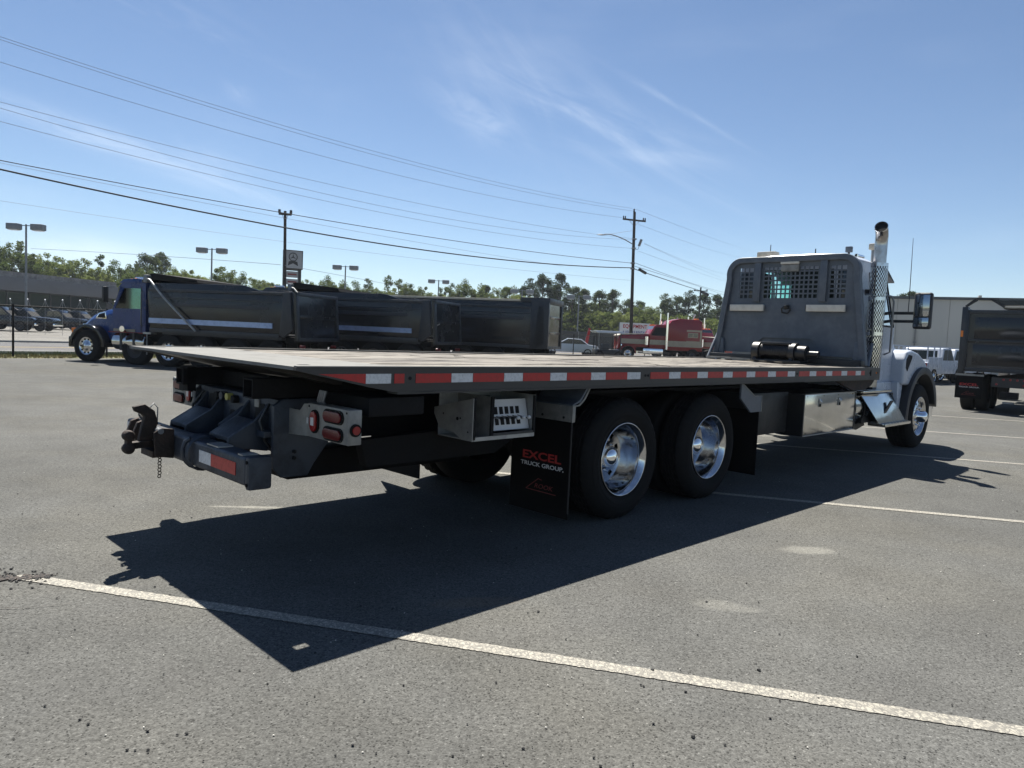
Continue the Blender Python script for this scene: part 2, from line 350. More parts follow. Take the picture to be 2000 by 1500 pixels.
# grass wedge between road and frontage, ending in a driveway
w_ = MB(); pts = []
for o, s in ((41.9, -60), (50, -60), (50, 8), (46, 14), (42.5, 15.5), (41.9, 15)): q = nb * o + ub * s; pts.append((q.x, q.y, .02))
tag(w_.add(pts, [tuple(range(6))]).build('grass_island', m_green), kind='structure')
strip('driveway', 41.86, 50, 8, 60, -.014, m_lot2, kind='structure')
strip('far_green_verge', 41.9, 50, 60, 260, -.004, m_green, kind='structure')

# worn parking lines, slightly proud of the lot
ml = bpy.data.materials.new('parking_line_paint'); ml.use_nodes = True; t = ml.node_tree; n = t.nodes; b = n['Principled BSDF']; b.inputs['Roughness'].default_value = .75
tcn = n.new('ShaderNodeTexCoord'); vo = n.new('ShaderNodeTexVoronoi'); vo.inputs['Scale'].default_value = 80; t.links.new(tcn.outputs['Object'], vo.inputs['Vector'])
nn = n.new('ShaderNodeTexNoise'); nn.inputs['Scale'].default_value = 34; nn.inputs['Detail'].default_value = 8; nn.inputs['Roughness'].default_value = .8; nn.inputs['Distortion'].default_value = 1.2; t.links.new(tcn.outputs['Object'], nn.inputs['Vector'])
cr = n.new('ShaderNodeMapRange'); t.links.new(nn.outputs[0], cr.inputs[0]); cr.inputs[1].default_value = .52; cr.inputs[2].default_value = .62
sc2 = n.new('ShaderNodeSeparateColor'); t.links.new(vo.outputs['Color'], sc2.inputs[0])
c2 = n.new('ShaderNodeMapRange'); t.links.new(sc2.outputs[0], c2.inputs[0]); c2.inputs[1].default_value = .45; c2.inputs[2].default_value = .95
ad = n.new('ShaderNodeMath'); ad.operation = 'MAXIMUM'; t.links.new(cr.outputs[0], ad.inputs[0]); t.links.new(c2.outputs[0], ad.inputs[1])
vo2 = n.new('ShaderNodeTexVoronoi'); vo2.feature = 'DISTANCE_TO_EDGE'; vo2.inputs['Scale'].default_value = 42; mpx = n.new('ShaderNodeMapping'); mpx.inputs['Rotation'].default_value = (0, 0, .5); mpx.inputs['Scale'].default_value = (1.25, .55, 1)
nd = n.new('ShaderNodeTexNoise'); nd.inputs['Scale'].default_value = 14; t.links.new(tcn.outputs['Object'], nd.inputs['Vector']); mxv = n.new('ShaderNodeMixRGB'); mxv.inputs[0].default_value = .06; t.links.new(tcn.outputs['Object'], mxv.inputs[1]); t.links.new(nd.outputs['Color'], mxv.inputs[2])
t.links.new(mxv.outputs[0], mpx.inputs[0]); t.links.new(mpx.outputs[0], vo2.inputs['Vector'])
ck = n.new('ShaderNodeMapRange'); t.links.new(vo2.outputs['Distance'], ck.inputs[0]); ck.inputs[1].default_value = .03; ck.inputs[2].default_value = .16; ck.inputs[3].default_value = .95; ck.inputs[4].default_value = 0
ad2 = n.new('ShaderNodeMath'); ad2.operation = 'MAXIMUM'; t.links.new(ad.outputs[0], ad2.inputs[0]); t.links.new(ck.outputs[0], ad2.inputs[1]); ad = ad2
m5 = n.new('ShaderNodeMath'); m5.operation = 'MULTIPLY'; m5.inputs[1].default_value = .85; t.links.new(ad.outputs[0], m5.inputs[0])
mxl = n.new('ShaderNodeMixRGB'); t.links.new(m5.outputs[0], mxl.inputs[0]); mxl.inputs[1].default_value = (.32, .30, .25, 1); mxl.inputs[2].default_value = (.105, .10, .09, 1); t.links.new(mxl.outputs[0], b.inputs['Base Color'])
bp = n.new('ShaderNodeBump'); bp.inputs['Strength'].default_value = .6; bp.inputs['Distance'].default_value = .003; t.links.new(nn.outputs[0], bp.inputs['Height']); t.links.new(bp.outputs[0], b.inputs['Normal'])
def line(x0, x1, ref, w, name='parking_line'):
    d = Vector((math.cos(R(-14.1)), math.sin(R(-14.1)), 0)); p = Vector((-d.y, d.x, 0)); mb = MB(); v = []
    N = max(10, int((x1 - x0) / .016)) if w > 0 and (x1 - x0) < 30 and ref[1] < 9 else 60
    for i in range(N + 1):
        s = x0 + (x1 - x0) * i / N; c = Vector((ref[0], ref[1], 0)) + d * s
        e = min(1, i / 6, (N - i) / 6) ** .5 if N > 100 else 1
        for k in (-1, 1):
            q = c + p * (k * (w / 2 * e + (random.uniform(-.0045, .003) if N > 100 else 0))); v.append((q.x, q.y, .004))
    mb.add(v, [(2 * i, 2 * i + 2, 2 * i + 3, 2 * i + 1) for i in range(N)])
    return tag(mb.build(name, ml), kind='structure')
line(-5.05, 6, (2.12, 2.855), .092)
line(-6.5, -5.6, (2.12, 2.855), .09)
line(-2.6, 12, (2.12, 7.30), .10)
line(.5, 14, (2.12, 11.60), .10); line(1.5, 16, (2.12, 15.6), .10); line(2, 16, (2.12, 19.9), .10); line(-5, 6, (2.12, -1.5), .105)

# broken asphalt patch with crumbs at the end of the near line
def crack(pts, w, name, jit=.5, seed=3):
    rnd = random.Random(seed); mb = MB(); v = []
    N = 70
    P = [Vector(p) for p in pts]; seg = len(P) - 1
    for i in range(N + 1):
        q = i / N * seg; k = min(int(q), seg - 1); c = P[k].lerp(P[k + 1], q - k); d = (P[k + 1] - P[k]).normalized(); pr = Vector((-d.y, d.x, 0))
        taper = min(1, i / 8, (N - i) / 8)
        a = w * taper * (1 + jit * rnd.uniform(-1, 1)); b_ = w * taper * (1 + jit * rnd.uniform(-1, 1))
        v += [(c + pr * a)[:], (c - pr * b_)[:]]
    v = [(x, y, .0075) for x, y, z in v]
    return mb.add(v, [(2 * i, 2 * i + 2, 2 * i + 3, 2 * i + 1) for i in range(N)]).build(name, m_crack)
m_crack = worn('broken_asphalt', (.020, .019, .019), (.085, .07, .06), .95, scale=60, lo=.42, hi=.58, bump=1, bscale=120)
tag(crack([(-2.56, 4.13, 0), (-2.72, 4.05, 0), (-2.9, 4.0, 0), (-3.1, 3.96, 0), (-3.4, 3.95, 0)], .030, 'asphalt_crack', .9), kind='structure')
tag(crack([(-2.2, 3.72, 0), (-2.45, 3.62, 0), (-2.75, 3.58, 0)], .0016, 'asphalt_crack', .9, 5), kind='structure')
tag(crack([(-2.75, 3.58, 0), (-2.95, 3.50, 0), (-3.3, 3.35, 0)], .0020, 'asphalt_crack', .9, 8), kind='structure')
tag(crack([(-1.4, 3.95, 0), (-.6, 4.6, 0), (.4, 5.0, 0)], .0025, 'asphalt_crack', .9, 6), kind='structure')

# loose stones and litter on the lot
rs = random.Random(11); mb = MB()
def stone(mb, x, y, r, rnd, flat=.5):
    v = []; k = 6
    for i in range(k): t = 2 * math.pi * i / k + rnd.uniform(-.3, .3); q = r * rnd.uniform(.7, 1.2); v.append((x + q * math.cos(t), y + q * math.sin(t), .0045))
    for i in range(k): t = 2 * math.pi * i / k; q = r * .55 * rnd.uniform(.6, 1.2); v.append((x + q * math.cos(t), y + q * math.sin(t), .0045 + r * flat * rnd.uniform(.8, 1.2)))
    mb.add(v, [(i, (i + 1) % k, k + (i + 1) % k, k + i) for i in range(k)] + [tuple(range(k, 2 * k))])
for i in range(520):
    d = 2.4 + 22 * rs.random() ** 1.6; a = rs.uniform(-.62, .62); stone(mb, d * math.tan(a) * 1.1, d, rs.uniform(.0025, .007) * (1 + d * .05), rs)
for (px_, d) in ((.62, 3.1), (.70, 3.25), (-.4, 3.0), (-.15, 2.5), (.2, 3.9), (.75, 2.7), (1.2, 3.3), (1.5, 4.2), (1.75, 3.5), (.35, 2.2)):
    stone(mb, px_, d, rs.uniform(.006, .011), rs)
for i in range(160): stone(mb, -2.55 - abs(rs.gauss(0, .35)), 4.06 + rs.gauss(0, .06), rs.uniform(.003, .011), rs)
tag(mb.build('gravel', bsdf('dark_stone', (.012, .012, .012), .8)), 'dark crumbs and small stones scattered on the asphalt lot', 'gravel', kind='stuff')
mb = MB()
for i in range(200):
    d = 2.3 + 7 * rs.random(); a = rs.uniform(-.62, .62); stone(mb, d * math.tan(a) * 1.1, d, rs.uniform(.002, .005), rs)
tag(mb.build('pale_gravel', bsdf('pale_stone', (.5, .48, .43), .8)), 'tiny pale grains scattered on the asphalt lot', 'gravel', kind='stuff')

# grass blades on the verge
def blades(name, o0, o1, s0, s1, n, h, mat, seed, label):
    rnd = random.Random(seed); mb = MB()
    for i in range(n):
        q = nb * rnd.uniform(o0, o1) + ub * rnd.uniform(s0, s1); t = rnd.uniform(0, math.pi); w = rnd.uniform(.012, .03); hh = h * rnd.uniform(.4, 1.3)
        dx, dy = math.cos(t) * w, math.sin(t) * w; lx, ly = rnd.uniform(-.5, .5) * hh, rnd.uniform(-.5, .5) * hh
        mb.add([(q.x - dx, q.y - dy, -.01), (q.x + dx, q.y + dy, -.01), (q.x + lx, q.y + ly, hh)], [(0, 1, 2)])
    return tag(mb.build(name, mat), label, 'grass', kind='stuff')
m_bl = worn('dry_blade', (.24, .20, .09), (.10, .11, .04), .9, scale=3); m_bl2 = worn('green_blade', (.07, .10, .03), (.13, .13, .05), .9, scale=3)
blades('dry_grass', 27.15, 29.0, -2, 55, 16000, .07, m_bl, 1, 'dry tan grass along the chain link fence at the lot edge')
blades('green_grass', 28.8, 30.2, -2, 55, 12000, .10, m_bl2, 2, 'green grass strip between the fence and the road')
blades('island_grass', 42, 49.8, -14, 13, 9000, .16, m_bl2, 3, 'green grass on the island beyond the road at left')

# ================================================================== MAIN TRUCK (x forward, y to its left, z up)
TR = empty('rollback_tow_truck', (.1441, 6.8991, 0), R(44.96))
tag(TR, 'white cab rollback tow truck with long empty flat deck and grey headboard', 'tow truck')
def part(mb, name, mat, parent=None, **k): return mb.build(name, M[mat] if isinstance(mat, str) else mat, parent or TR, **k)

def wheel_proto(dual, tw, parent=None):
    """wheel lying with its outer face at y = 0 and the inside towards +y"""
    cy = .262 if dual else .13
    core = MB().lathe([(0, cy), (.20, cy), (.235, cy + .02), (.235, cy + .10), (0, cy + .10)], n=24)
    w = core.build('wheel', M['dark'], parent)
    Rr = .515
    pr = [(.300, .035), (.312, .012), (.34, -.004), (.40, -.014), (.455, -.006), (.485, .014), (.505, .036), (.512, .05)]
    gr = 5; span = tw - .10
    for i in range(gr):
        a = .05 + span * (i + .15) / gr; b = .05 + span * (i + .85) / gr
        pr += [(Rr, a), (Rr, b), (Rr - .014, b + .004), (Rr - .014, .05 + span * (i + 1.1) / gr)]
    pr = pr[:-2] + [(.505, tw - .036), (.485, tw - .014), (.45, tw + .006), (.38, tw + .012), (.300, tw - .02)]
    def rf(i, k):
        r = pr[i][0]
        if r > .50: return 1 if k % 3 else .978
        if r > .48: return 1 if k % 3 else .985
        return 1
    MB().lathe(pr, n=120, rf=rf).build('tyre', M['rubber'], w)
    tx_ = MB()
    for ring_r, hh in ((.405, .012), (.435, .006), (.372, .004)): tx_.lathe([(ring_r - hh / 2, -.0135), (ring_r, -.0165), (ring_r + hh / 2, -.0125)], n=72)
    tx_.build('sidewall_rib', M['rubber'], w)
    if dual:
        rim = MB().lathe([(.300, .03), (.312, .004), (.308, -.004), (.300, .000), (.292, .014), (.272, .030), (.266, .06), (.262, .14), (.250, .195), (.238, .222)], n=64)
        disc_r = [.240, .228, .216, .204, .192, .180, .168, .156, .140, .118]; dy = lambda r: .222 + .015 * math.sin((r - .11) / .13 * math.pi) ; hole_r, hole_c, nh = .024, .198, 10
    else:
        rim = MB().lathe([(.300, .03), (.312, .004), (.308, -.004), (.300, .000), (.290, .016), (.276, .03), (.262, .05)], n=64)
        disc_r = [.264, .252, .240, .228, .216, .204, .192, .180, .165, .145, .118]; dy = lambda r: .05 - .035 * math.sin((.264 - r) / .15 * math.pi / 2); hole_r, hole_c, nh = .025, .222, 10
    N = 160; v = []; f = []
    for k in range(N):
        t = 2 * math.pi * k / N
        for r in disc_r: v.append((r * math.cos(t), dy(r), r * math.sin(t)))
    m_ = len(disc_r)
    for k in range(N):
        for i in range(m_ - 1):
            rm = (disc_r[i] + disc_r[i + 1]) / 2; t = 2 * math.pi * (k + .5) / N; ph = round(t / (2 * math.pi / nh)) * (2 * math.pi / nh)
            if math.hypot(rm * math.cos(t) - hole_c * math.cos(ph), rm * math.sin(t) - hole_c * math.sin(ph)) < hole_r: continue
            f.append((k * m_ + i, k * m_ + i + 1, ((k + 1) % N) * m_ + i + 1, ((k + 1) % N) * m_ + i))
    rim.add(v, f, True)
    rim.build('rim', M['chrome_b'], w)
    y0 = .232 if dual else .02
    hc = MB().lathe([(.118, y0 + .01), (.104, y0), (.100, y0 - .03), (.092, y0 - .05), (.090, y0 - .085), (.080, y0 - .11), (.060, y0 - .128), (.030, y0 - .138), (.001, y0 - .141)], n=40)
    hc.build('hub_cap', M['chrome'], w)
    nut = None
    for k in range(10):
        t = 2 * math.pi * (k + .5) / 10; c = (.143 * math.cos(t), 0, .143 * math.sin(t))
        if nut is None: nut = MB().cyl((0, y0 + .02, 0), (0, y0 - .028, 0), .017, .011, n=8).build('lug_nut', M['chrome'], w); nut.location = c
        else: q = nut.copy(); C.objects.link(q); q.parent = w; q.location = c
    return w
rear_w = wheel_proto(True, .27); front_w = wheel_proto(False, .36)
def put_wheel(proto, first, x, yf, side, parent=None, z=.503, s=1):
    w = proto if first else copy_tree(proto, None)
    w.parent = parent or TR; w.location = (x, yf * side * -1 if side > 0 else yf, z); w.rotation_euler = (0, random.uniform(0, 3), 0) if side < 0 else (0, random.uniform(0, 3), math.pi); w.scale = (s, s, s)
    if side > 0: w.location = (x, -yf, z)
    return w
for i, x in enumerate((0, 1.37)):
    put_wheel(rear_w, i == 0, x, -1.165, -1)
    put_wheel(rear_w, False, x, -1.165, 1)
# inner duals: only their tyres matter
def tyre_only(x, y, w=.27, r=.513, parent=None, z=.503, mat='rubber', name='inner_tyre'):
    t = MB().lathe([(.28, 0), (r - .09, -.01), (r - .02, .01), (r, .05), (r, w - .05), (r - .02, w - .01), (r - .09, w + .01), (.28, w), (.27, w / 2), (.28, 0)], n=60).build(name, M[mat], parent or TR)
    t.location = (x, y, z); return t
for x in (0, 1.37):
    for y in (-.86, .59): tyre_only(x, y)
put_wheel(front_w, True, 7.82, -1.15, -1); put_wheel(front_w, False, 7.82, -1.15, 1)
# axles and chassis
mb = MB()
for x in (0, 1.37): mb.cyl((x, -.9, .503), (x, .9, .503), .075, n=16); mb.lathe([(0, -.19), (.12, -.17), (.2, -.06), (.2, .06), (.12, .17), (0, .19)], (x, 0, .52), n=20)
part(mb, 'rear_axle', 'frame')
part(MB().cyl((7.82, -.9, .48), (7.82, .9, .48), .06), 'front_axle', 'frame')
for y in (-.44, .36): part(MB().box(-2.35, 8.6, y, y + .08, .74, 1.0), 'chassis_rail', 'frame', bevel=.006)
mb = MB()
for x in (-2.2, -1.6, -.7, .68, 2.0, 3.2, 4.6, 5.8): mb.box(x, x + .1, -.36, .36, .78, .96)
part(mb, 'cross_member', 'frame')
for x in (.1, 1.27):
    for y in (-.62, .62): part(MB().cyl((x, y, .52), (x, y, .80), .10, n=18), 'air_spring', 'rubber')
part(MB().cyl((1.3, 0, .62), (5.8, 0, .72), .055), 'drive_shaft', 'frame')
for y in (-.64, .5): part(MB().box(-.25, 1.62, y, y + .14, .40, .50), 'suspension_beam', 'frame', bevel=.02)
for y in (-.30, .30): part(MB().cyl((-1.9, y, .70), (-.6, y, .92), .05), 'tilt_cylinder', 'frame')
# mud flaps and their hangers
for side in (-1, 1):
    def yy_(a, b): return (a, b) if side < 0 else (-b, -a)
    y0, y1 = yy_(-1.235, -.60)
    fl = part(MB().box(-.772, -.760, y0 + .01, y1, .115, .87), 'mud_flap', 'flap')
    hg = MB().box(-.785, -.745, y0, y1, .862, .985)
    hg2 = MB().prism([(-.785, .985), (-.785, .995), (-.70, 1.03), (-.62, 1.125), (-.60, 1.125), (-.69, 1.015)], 1, y0, y1)
    br = part(hg, 'flap_bracket', 'alu_dull', bevel=.004); part(hg2, 'fender_panel', 'head')
    for q in (.08, .3, .5): MB().cyl((-.79, y0 + q, .893), (-.782, y0 + q, .893), .010, n=10).build('bolt', M['dark'], br)
    part(MB().prism([(-.79, .862), (-.79, .99), (-.72, .995), (-.66, 1.04), (-.60, 1.125), (-.585, 1.125), (-.65, 1.03), (-.71, .985), (-.78, .98), (-.78, .862)], 1, y0 - .008 if side < 0 else y1 + .001, y0 if side < 0 else y1 + .008), 'fender_edge', 'alu_dull')
    part(MB().box(2.215, 2.227, y0 + .01, y1, .15, .83), 'mud_flap', 'flap')
    ys = y0 if side < 0 else y1 - .02
    part(MB().prism([(1.80, 1.125), (1.86, 1.10), (2.10, .985), (2.245, .985), (2.245, .82), (2.02, .82), (1.80, .97)], 1, ys, ys + .02), 'fender_panel', 'head')
    part(MB().tube([(1.78, y0 if side < 0 else y1, 1.125), (1.86, y0 if side < 0 else y1, 1.10), (2.09, y0 if side < 0 else y1, .985), (2.245, y0 if side < 0 else y1, .985), (2.245, y0 if side < 0 else y1, .82)], .006, n=6), 'fender_edge', 'alu_dull')
    part(MB().box(-.6, 1.8, y0 + .02, y1, 1.08, 1.095), 'fender_top', 'flap')
def mview(x, y, z, ry=0):  # text seen from behind: reads towards -y, faces -x
    m = Matrix(((0, 0, -1, x), (-1, 0, 0, y), (0, 1, 0, z), (0, 0, 0, 1))); return m
flap = [o for o in TR.children if o.name.startswith('mud_flap')]
def flap_print(fl, x, yc, z, s=1):
    text('lettering_excel', 'EXCEL', .088 * s, M['red_print'], fl, mview(x, yc, z), sx=1.62, bold=.0022)
    text('lettering_truck_group', 'TRUCK GROUP,', .045 * s, M['white_print'], fl, mview(x, yc - .01 * s, z - .068 * s), sx=1.42, bold=.0008)
    text('lettering_rook', 'ROOK', .052 * s, M['dark_red_print'], fl, mview(x, yc - .035 * s, z - .235 * s), sx=1.3, shear=.25)
    tb = MB()
    for a, b in (((yc + .15 * s, z - .27 * s), (yc + .02 * s, z - .175 * s)), ((yc + .02 * s, z - .175 * s), (yc - .02 * s, z - .182 * s)), ((yc + .15 * s, z - .27 * s), (yc - .17 * s, z - .275 * s))):
        tb.beam((x, a[0], a[1]), (x, b[0], b[1]), .0012, .006 * s, upv=(0, 0, 1) if abs(a[0] - b[0]) > .01 else (0, 1, 0))
    tb.build('roof_emblem', M['dark_red_print'], fl)
for fl, yc in ((flap[0], -.93), (flap[2], .93)): flap_print(fl, -.7735, yc, .555)
part(MB().box(-.776, -.770, -1.232, -1.222, .16, .86), 'flap_edge', 'poly')

# ---- deck
for side in (-1, 1):
    y0, y1 = (-1.295, -1.262) if side < 0 else (1.262, 1.295)
    part(MB().prism([(-3.085, 1.262), (-3.085, 1.279), (5.47, 1.279), (5.47, 1.135), (-2.45, 1.135), (-2.62, 1.165)], 1, y0, y1), 'side_rail', 'rail')
    ya, yb = (-1.300, -1.20) if side < 0 else (1.20, 1.300)
    part(MB().box(-2.44, 5.46, ya, yb, 1.122, 1.134), 'rail_lip', 'rail')
    part(MB().box(-3.08, 5.3, y0 - .002, y1 + .002, 1.280, 1.286), 'rail_cap', 'white_steel')
yt = -1.2975
def tape(x0, x1, mat):
    part(MB().box(x0 + .002, x1 - .002, yt, -1.2955, 1.187, 1.243), 'reflective_tape', mat)
part(MB().prism([(-2.955, 1.243), (-2.66, 1.243), (-2.66, 1.187)], 1, yt, -1.2955), 'reflective_tape', 'tape_red')
tape(-2.66, -2.485, 'tape_white'); tape(-2.465, -2.39, 'tape_red')
x = -2.31
def run(x, n, start_full=True, end=None):
    for i in range(n):
        tape(x, x + .277, 'tape_red'); x += .277
        if end and x > end: return
        tape(x, x + .18, 'tape_white'); x += .18
    return x
x = -2.31
for i in range(5): tape(x, x + .277, 'tape_red'); tape(x + .277, x + .457, 'tape_white'); x += .457
x = .115
for i in range(6): tape(x, x + .277, 'tape_red'); tape(x + .277, x + .457, 'tape_white'); x += .457
x += .10
for i in range(4): tape(x, x + .277, 'tape_red'); tape(x + .277, x + .457, 'tape_white'); x += .457
tape(x, x + .13, 'tape_red')
for xb in (-2.35, .045, .085, 2.91, 5.10, 5.38): part(MB().cyl((xb, -1.2985, 1.215), (xb, -1.294, 1.215), .011, n=12), 'rail_bolt', 'dark')
mk = part(MB().box(5.12, 5.15, -1.3, -1.295, 1.18, 1.25), 'marker_plate', 'dark')
part(MB().cyl((5.33, -1.302, 1.215), (5.33, -1.295, 1.215), .012), 'marker_light', 'amber')
part(MB().prism([(4.15, 1.121), (5.46, 1.121), (5.36, 1.05), (5.10, .985), (4.75, .985), (4.45, 1.05)], 1, -1.24, -1.20), 'rail_gusset', M['rust'])
# planks
rp = random.Random(4); xa, xb, ncol = -2.40, 5.28, 15; wid = 2.50 / ncol
for k in range(ncol):
    y = -1.25 + k * wid; joints = sorted([xa, xb] + [rp.uniform(-1, 1.4), rp.uniform(2.4, 4)])
    for a, b in zip(joints, joints[1:]):
        nx = 26; v = []; f = []; wv = rp.random() * 9; top = 1.270 + rp.uniform(-.003, .006)
        yl = y + .004; yr = y + wid - .004
        for i in range(nx + 1):
            xx = a + .003 + (b - a - .006) * i / nx; dz = .004 * noise.noise((xx * 1.8, k * 3.1, wv)) + .0025 * noise.noise((xx * 7, k * 3.1, wv))
            e1, e2 = .004 * noise.noise((xx * 6, k * 5.5, 3)), .004 * noise.noise((xx * 6, k * 5.5, 8))
            v += [(xx, yl + e1, 1.235), (xx, yl + e1, top + dz - .003), (xx, yl + .008, top + dz), (xx, yr - .008, top + dz), (xx, yr + e2, top + dz - .003), (xx, yr + e2, 1.235)]
        for i in range(nx):
            for j in range(6): f.append((i * 6 + j, i * 6 + (j + 1) % 6, (i + 1) * 6 + (j + 1) % 6, (i + 1) * 6 + j))
        f += [tuple(range(6)), tuple(range(nx * 6, nx * 6 + 6))]
        part(MB().add(v, f), 'deck_plank', 'plank')
# steel tail plate with a keyhole slot near the near corner
tp = MB(); hx0, hx1, hy0, hy1 = -2.965, -2.895, -1.115, -1.065
for (a, b, c, d) in ((-3.085, hx0, -1.26, 1.26), (hx1, -2.405, -1.26, 1.26), (hx0, hx1, -1.26, hy0), (hx0, hx1, hy1, 1.05), (hx0, hx1, 1.10, 1.26)):
    tp.box(a, b, c, d, 1.262, 1.281)
part(tp, 'tail_plate', 'white_steel')
part(MB().prism([(-3.08, 1.26), (-2.5, 1.26), (-2.5, 1.14), (-2.55, 1.14)], 1, -.8, .8), 'tail_wedge', 'rail')
mb = MB()
x = -2.38
while x < 5.2: mb.box(x, x + .06, -1.255, 1.255, 1.145, 1.232); x += .38
part(mb, 'deck_cross_member', 'frame')
part(MB().box(-2.5, 5.3, -1.264, 1.264, 1.2325, 1.2345), 'deck_light_seal', 'dark')  # unseen sheet under the planks, widened to stop sunlight leaking past them
for s in (-1, 1):
    a, b = sorted((s * .60, s * .47)); q = MB()
    q.box(-2.99, 5.2, a, a + .010, 1.045, 1.165); q.box(-2.99, 5.2, b - .010, b, 1.045, 1.165); q.box(-2.99, 5.2, a + .01, b - .01, 1.155, 1.165); q.box(-2.99, 5.2, a + .01, b - .01, 1.045, 1.055)
    part(q, 'deck_sill', 'frame', bevel=.003)
    part(MB().box(-2.2, 4.8, a - .02, b + .02, 1.002, 1.040), 'subframe_rail', 'frame')
part(MB().box(-2.72, -2.62, -.46, .46, 1.05, 1.15), 'tail_cross_tube', 'frame', bevel=.006)
part(MB().box(-2.96, -2.90, .47, .62, 1.0, 1.17), 'sill_plate', 'frame')
# diagonal struts and hoses below the deck, side pocket
part(MB().box(-2.6, -2.2, -1.25, -.75, .99, 1.10), 'tool_pocket', 'frame', bevel=.01)
mb = MB()
for i in range(4):
    y = -.98 + i * .02; mb.tube([(-2.72, y, 1.12), (-2.73, y + .01, 1.06), (-2.70, y + .03, 1.02), (-2.6, y + .02, 1.0)], .008, n=6)
part(mb, 'hose', 'galv')
part(MB().tube([(-2.55, -.55, .82), (-2.6, -.42, .72), (-2.62, -.25, .60)], .006, n=6), 'cable_loop', 'galv')
part(MB().prism([(-1.05, 1.12), (-.62, 1.12), (-.62, .88), (-1.15, .60), (-2.3, .60), (-2.35, .78), (-1.75, .80)], 1, -.80, -.72), 'under_tray', 'frame')

# ---- tail lights
def lamp_box(s):
    y = lambda v: v * (-s)          # s = -1 near side
    def bx(x0, x1, a, b, z0, z1): a, b = sorted((y(a), y(b))); return MB().box(x0, x1, a, b, z0, z1)
    bx0 = bx(-2.76, -2.67, .845, 1.29, .84, 1.04); lb = part(bx0, 'light_box', 'alu_dull', bevel=.006)
    lb['label'] = 'aluminium tail light box'
    a = MB(); pf = [(y(.62), .825), (y(.846), .84), (y(.846), 1.035), (y(.80), 1.03), (y(.75), .985), (y(.62), .985)]
    a.prism(pf, 0, -2.758, -2.752); a.build('mounting_arm', M['alu_dull'], lb)
    def lens(cy, cz, w, h, mat, nm='lens'):
        MB().prism([(y(p), q) for p, q in oval(cy, cz, w + .03, h + .022)], 0, -2.768, -2.7605).build('rubber_gasket', M['rubber'], lb)
        MB().prism([(y(p), q) for p, q in oval(cy, cz, w, h)], 0, -2.780, -2.768).build(nm, M[mat], lb, bevel=.004)
    lens(.935, .938, .068, .118, 'lens2'); MB().box(*(-2.7825, -2.780), *sorted((y(.918), y(.952))), .915, .962).build('reverse_lens', M['lens_white'], lb)
    lens(1.140, .988, .185, .058, 'lens'); lens(1.140, .888, .185, .058, 'lens')
    yo = y(1.29); d = -.006 if s > 0 else .006
    MB().cyl((-2.713, yo, .925), (-2.713, yo + (-.010 if yo < 0 else .010), .925), .036, n=24).build('side_gasket', M['rubber'], lb)
    MB().cyl((-2.713, yo, .925), (-2.713, yo + (-.016 if yo < 0 else .016), .925), .024, n=24).build('side_lens', M['lens2'], lb)
    MB().box(-2.775, -2.76, *sorted((y(.863), y(.875))), .92, .955).build('plate_lamp', M['lens_white'], lb)
    for cy, cz in ((.865, 1.022), (1.275, 1.022)): MB().cyl((-2.764, y(cy), cz), (-2.76, y(cy), cz), .006, n=8).build('screw', M['dark'], lb)
lamp_box(1); lamp_box(-1)

# ---- underlift (tow boom)
bl = part(MB().box(-2.5, -.9, -.13, .13, .42, .62), 'lift_boom', 'frame', bevel=.012)
part(MB().prism([(-.9, .42), (-.9, .62), (-.55, .76), (-.45, .72)], 1, -.12, .12), 'boom_hinge', 'frame')
# tower: plates either side with ribs and the casting between them
for s in (-1, 1):
    a, b = sorted((s * .62, s * .585))
    part(MB().prism([(-2.80, .55), (-2.86, .62), (-2.86, 1.0), (-2.80, 1.04), (-2.35, 1.04), (-2.35, .92), (-2.58, .62), (-2.62, .55)], 1, a, b), 'tower_plate', 'greyblue', bevel=.008)
    part(MB().box(-2.84, -2.60, *sorted((s * .585, s * .36)), .60, .66), 'tower_foot', 'greyblue', bevel=.01)
cs = part(MB().box(-2.82, -2.70, -.585, .585, .70, 1.035), 'tower_casting', 'greyblue', bevel=.015)
for (y, w, z0, z1) in ((-.36, .16, .88, .99), (.36, .16, .88, .99), (0, .22, .80, .91)):
    MB().prism([(y - w / 2, z0), (y + w / 2, z0), (y + w / 2 * .6, z1), (y - w / 2 * .8, z1)], 0, -2.8245, -2.8205).build('casting_opening', M['dark'], cs)
for y in (-.46, -.20, .20, .46):
    MB().prism([(-2.82, .70), (-2.82, 1.0), (-2.90, .90), (-3.07, .80), (-3.08, .74)], 1, y - .014, y + .014).build('rib', M['greyblue'], cs, bevel=.004)
for s in (-1, 1): MB().prism([(-2.825, .795), (-2.90, .90), (-3.07, .80), (-3.07, .775)], 1, *sorted((s * .21, s * .45))).build('gusset', M['greyblue'], cs, bevel=.004)
for y, mat, r in ((.24, 'dark', .030), (.15, 'greyblue', .028), (.06, 'yellow', .024), (-.03, 'dark', .026)):
    MB().cyl((-2.86, y, 1.00 - abs(y - .1) * .1), (-2.82, y, 1.00 - abs(y - .1) * .1), r, n=18).build('plug', M[mat], cs)
MB().box(-2.832, -2.822, -.36, -.30, .965, 1.015).build('data_label', M['alu_dull'], cs)
for s in (-1, 1):
    MB().cyl((-2.95, s * .30, .70), (-2.95, s * .42, .70), .035, n=14).build('pivot_pin', M['rust'], cs)
    MB().tube([(-2.83, s * .50, 1.0), (-2.90, s * .52, .90), (-2.88, s * .55, .78), (-2.80, s * .50, .70)], .009, n=6).build('hose', M['black'], cs)
    for z in (.66, .70): MB().cyl((-2.72, s * .62, z + .01), (-2.72, s * .632, z + .01), .012, n=8).build('bolt_hole', M['dark'], cs)
    MB().box(-2.90, -2.60, *sorted((s * .40, s * .58)), .80, .84).build('web_plate', M['greyblue'], cs, bevel=.006)
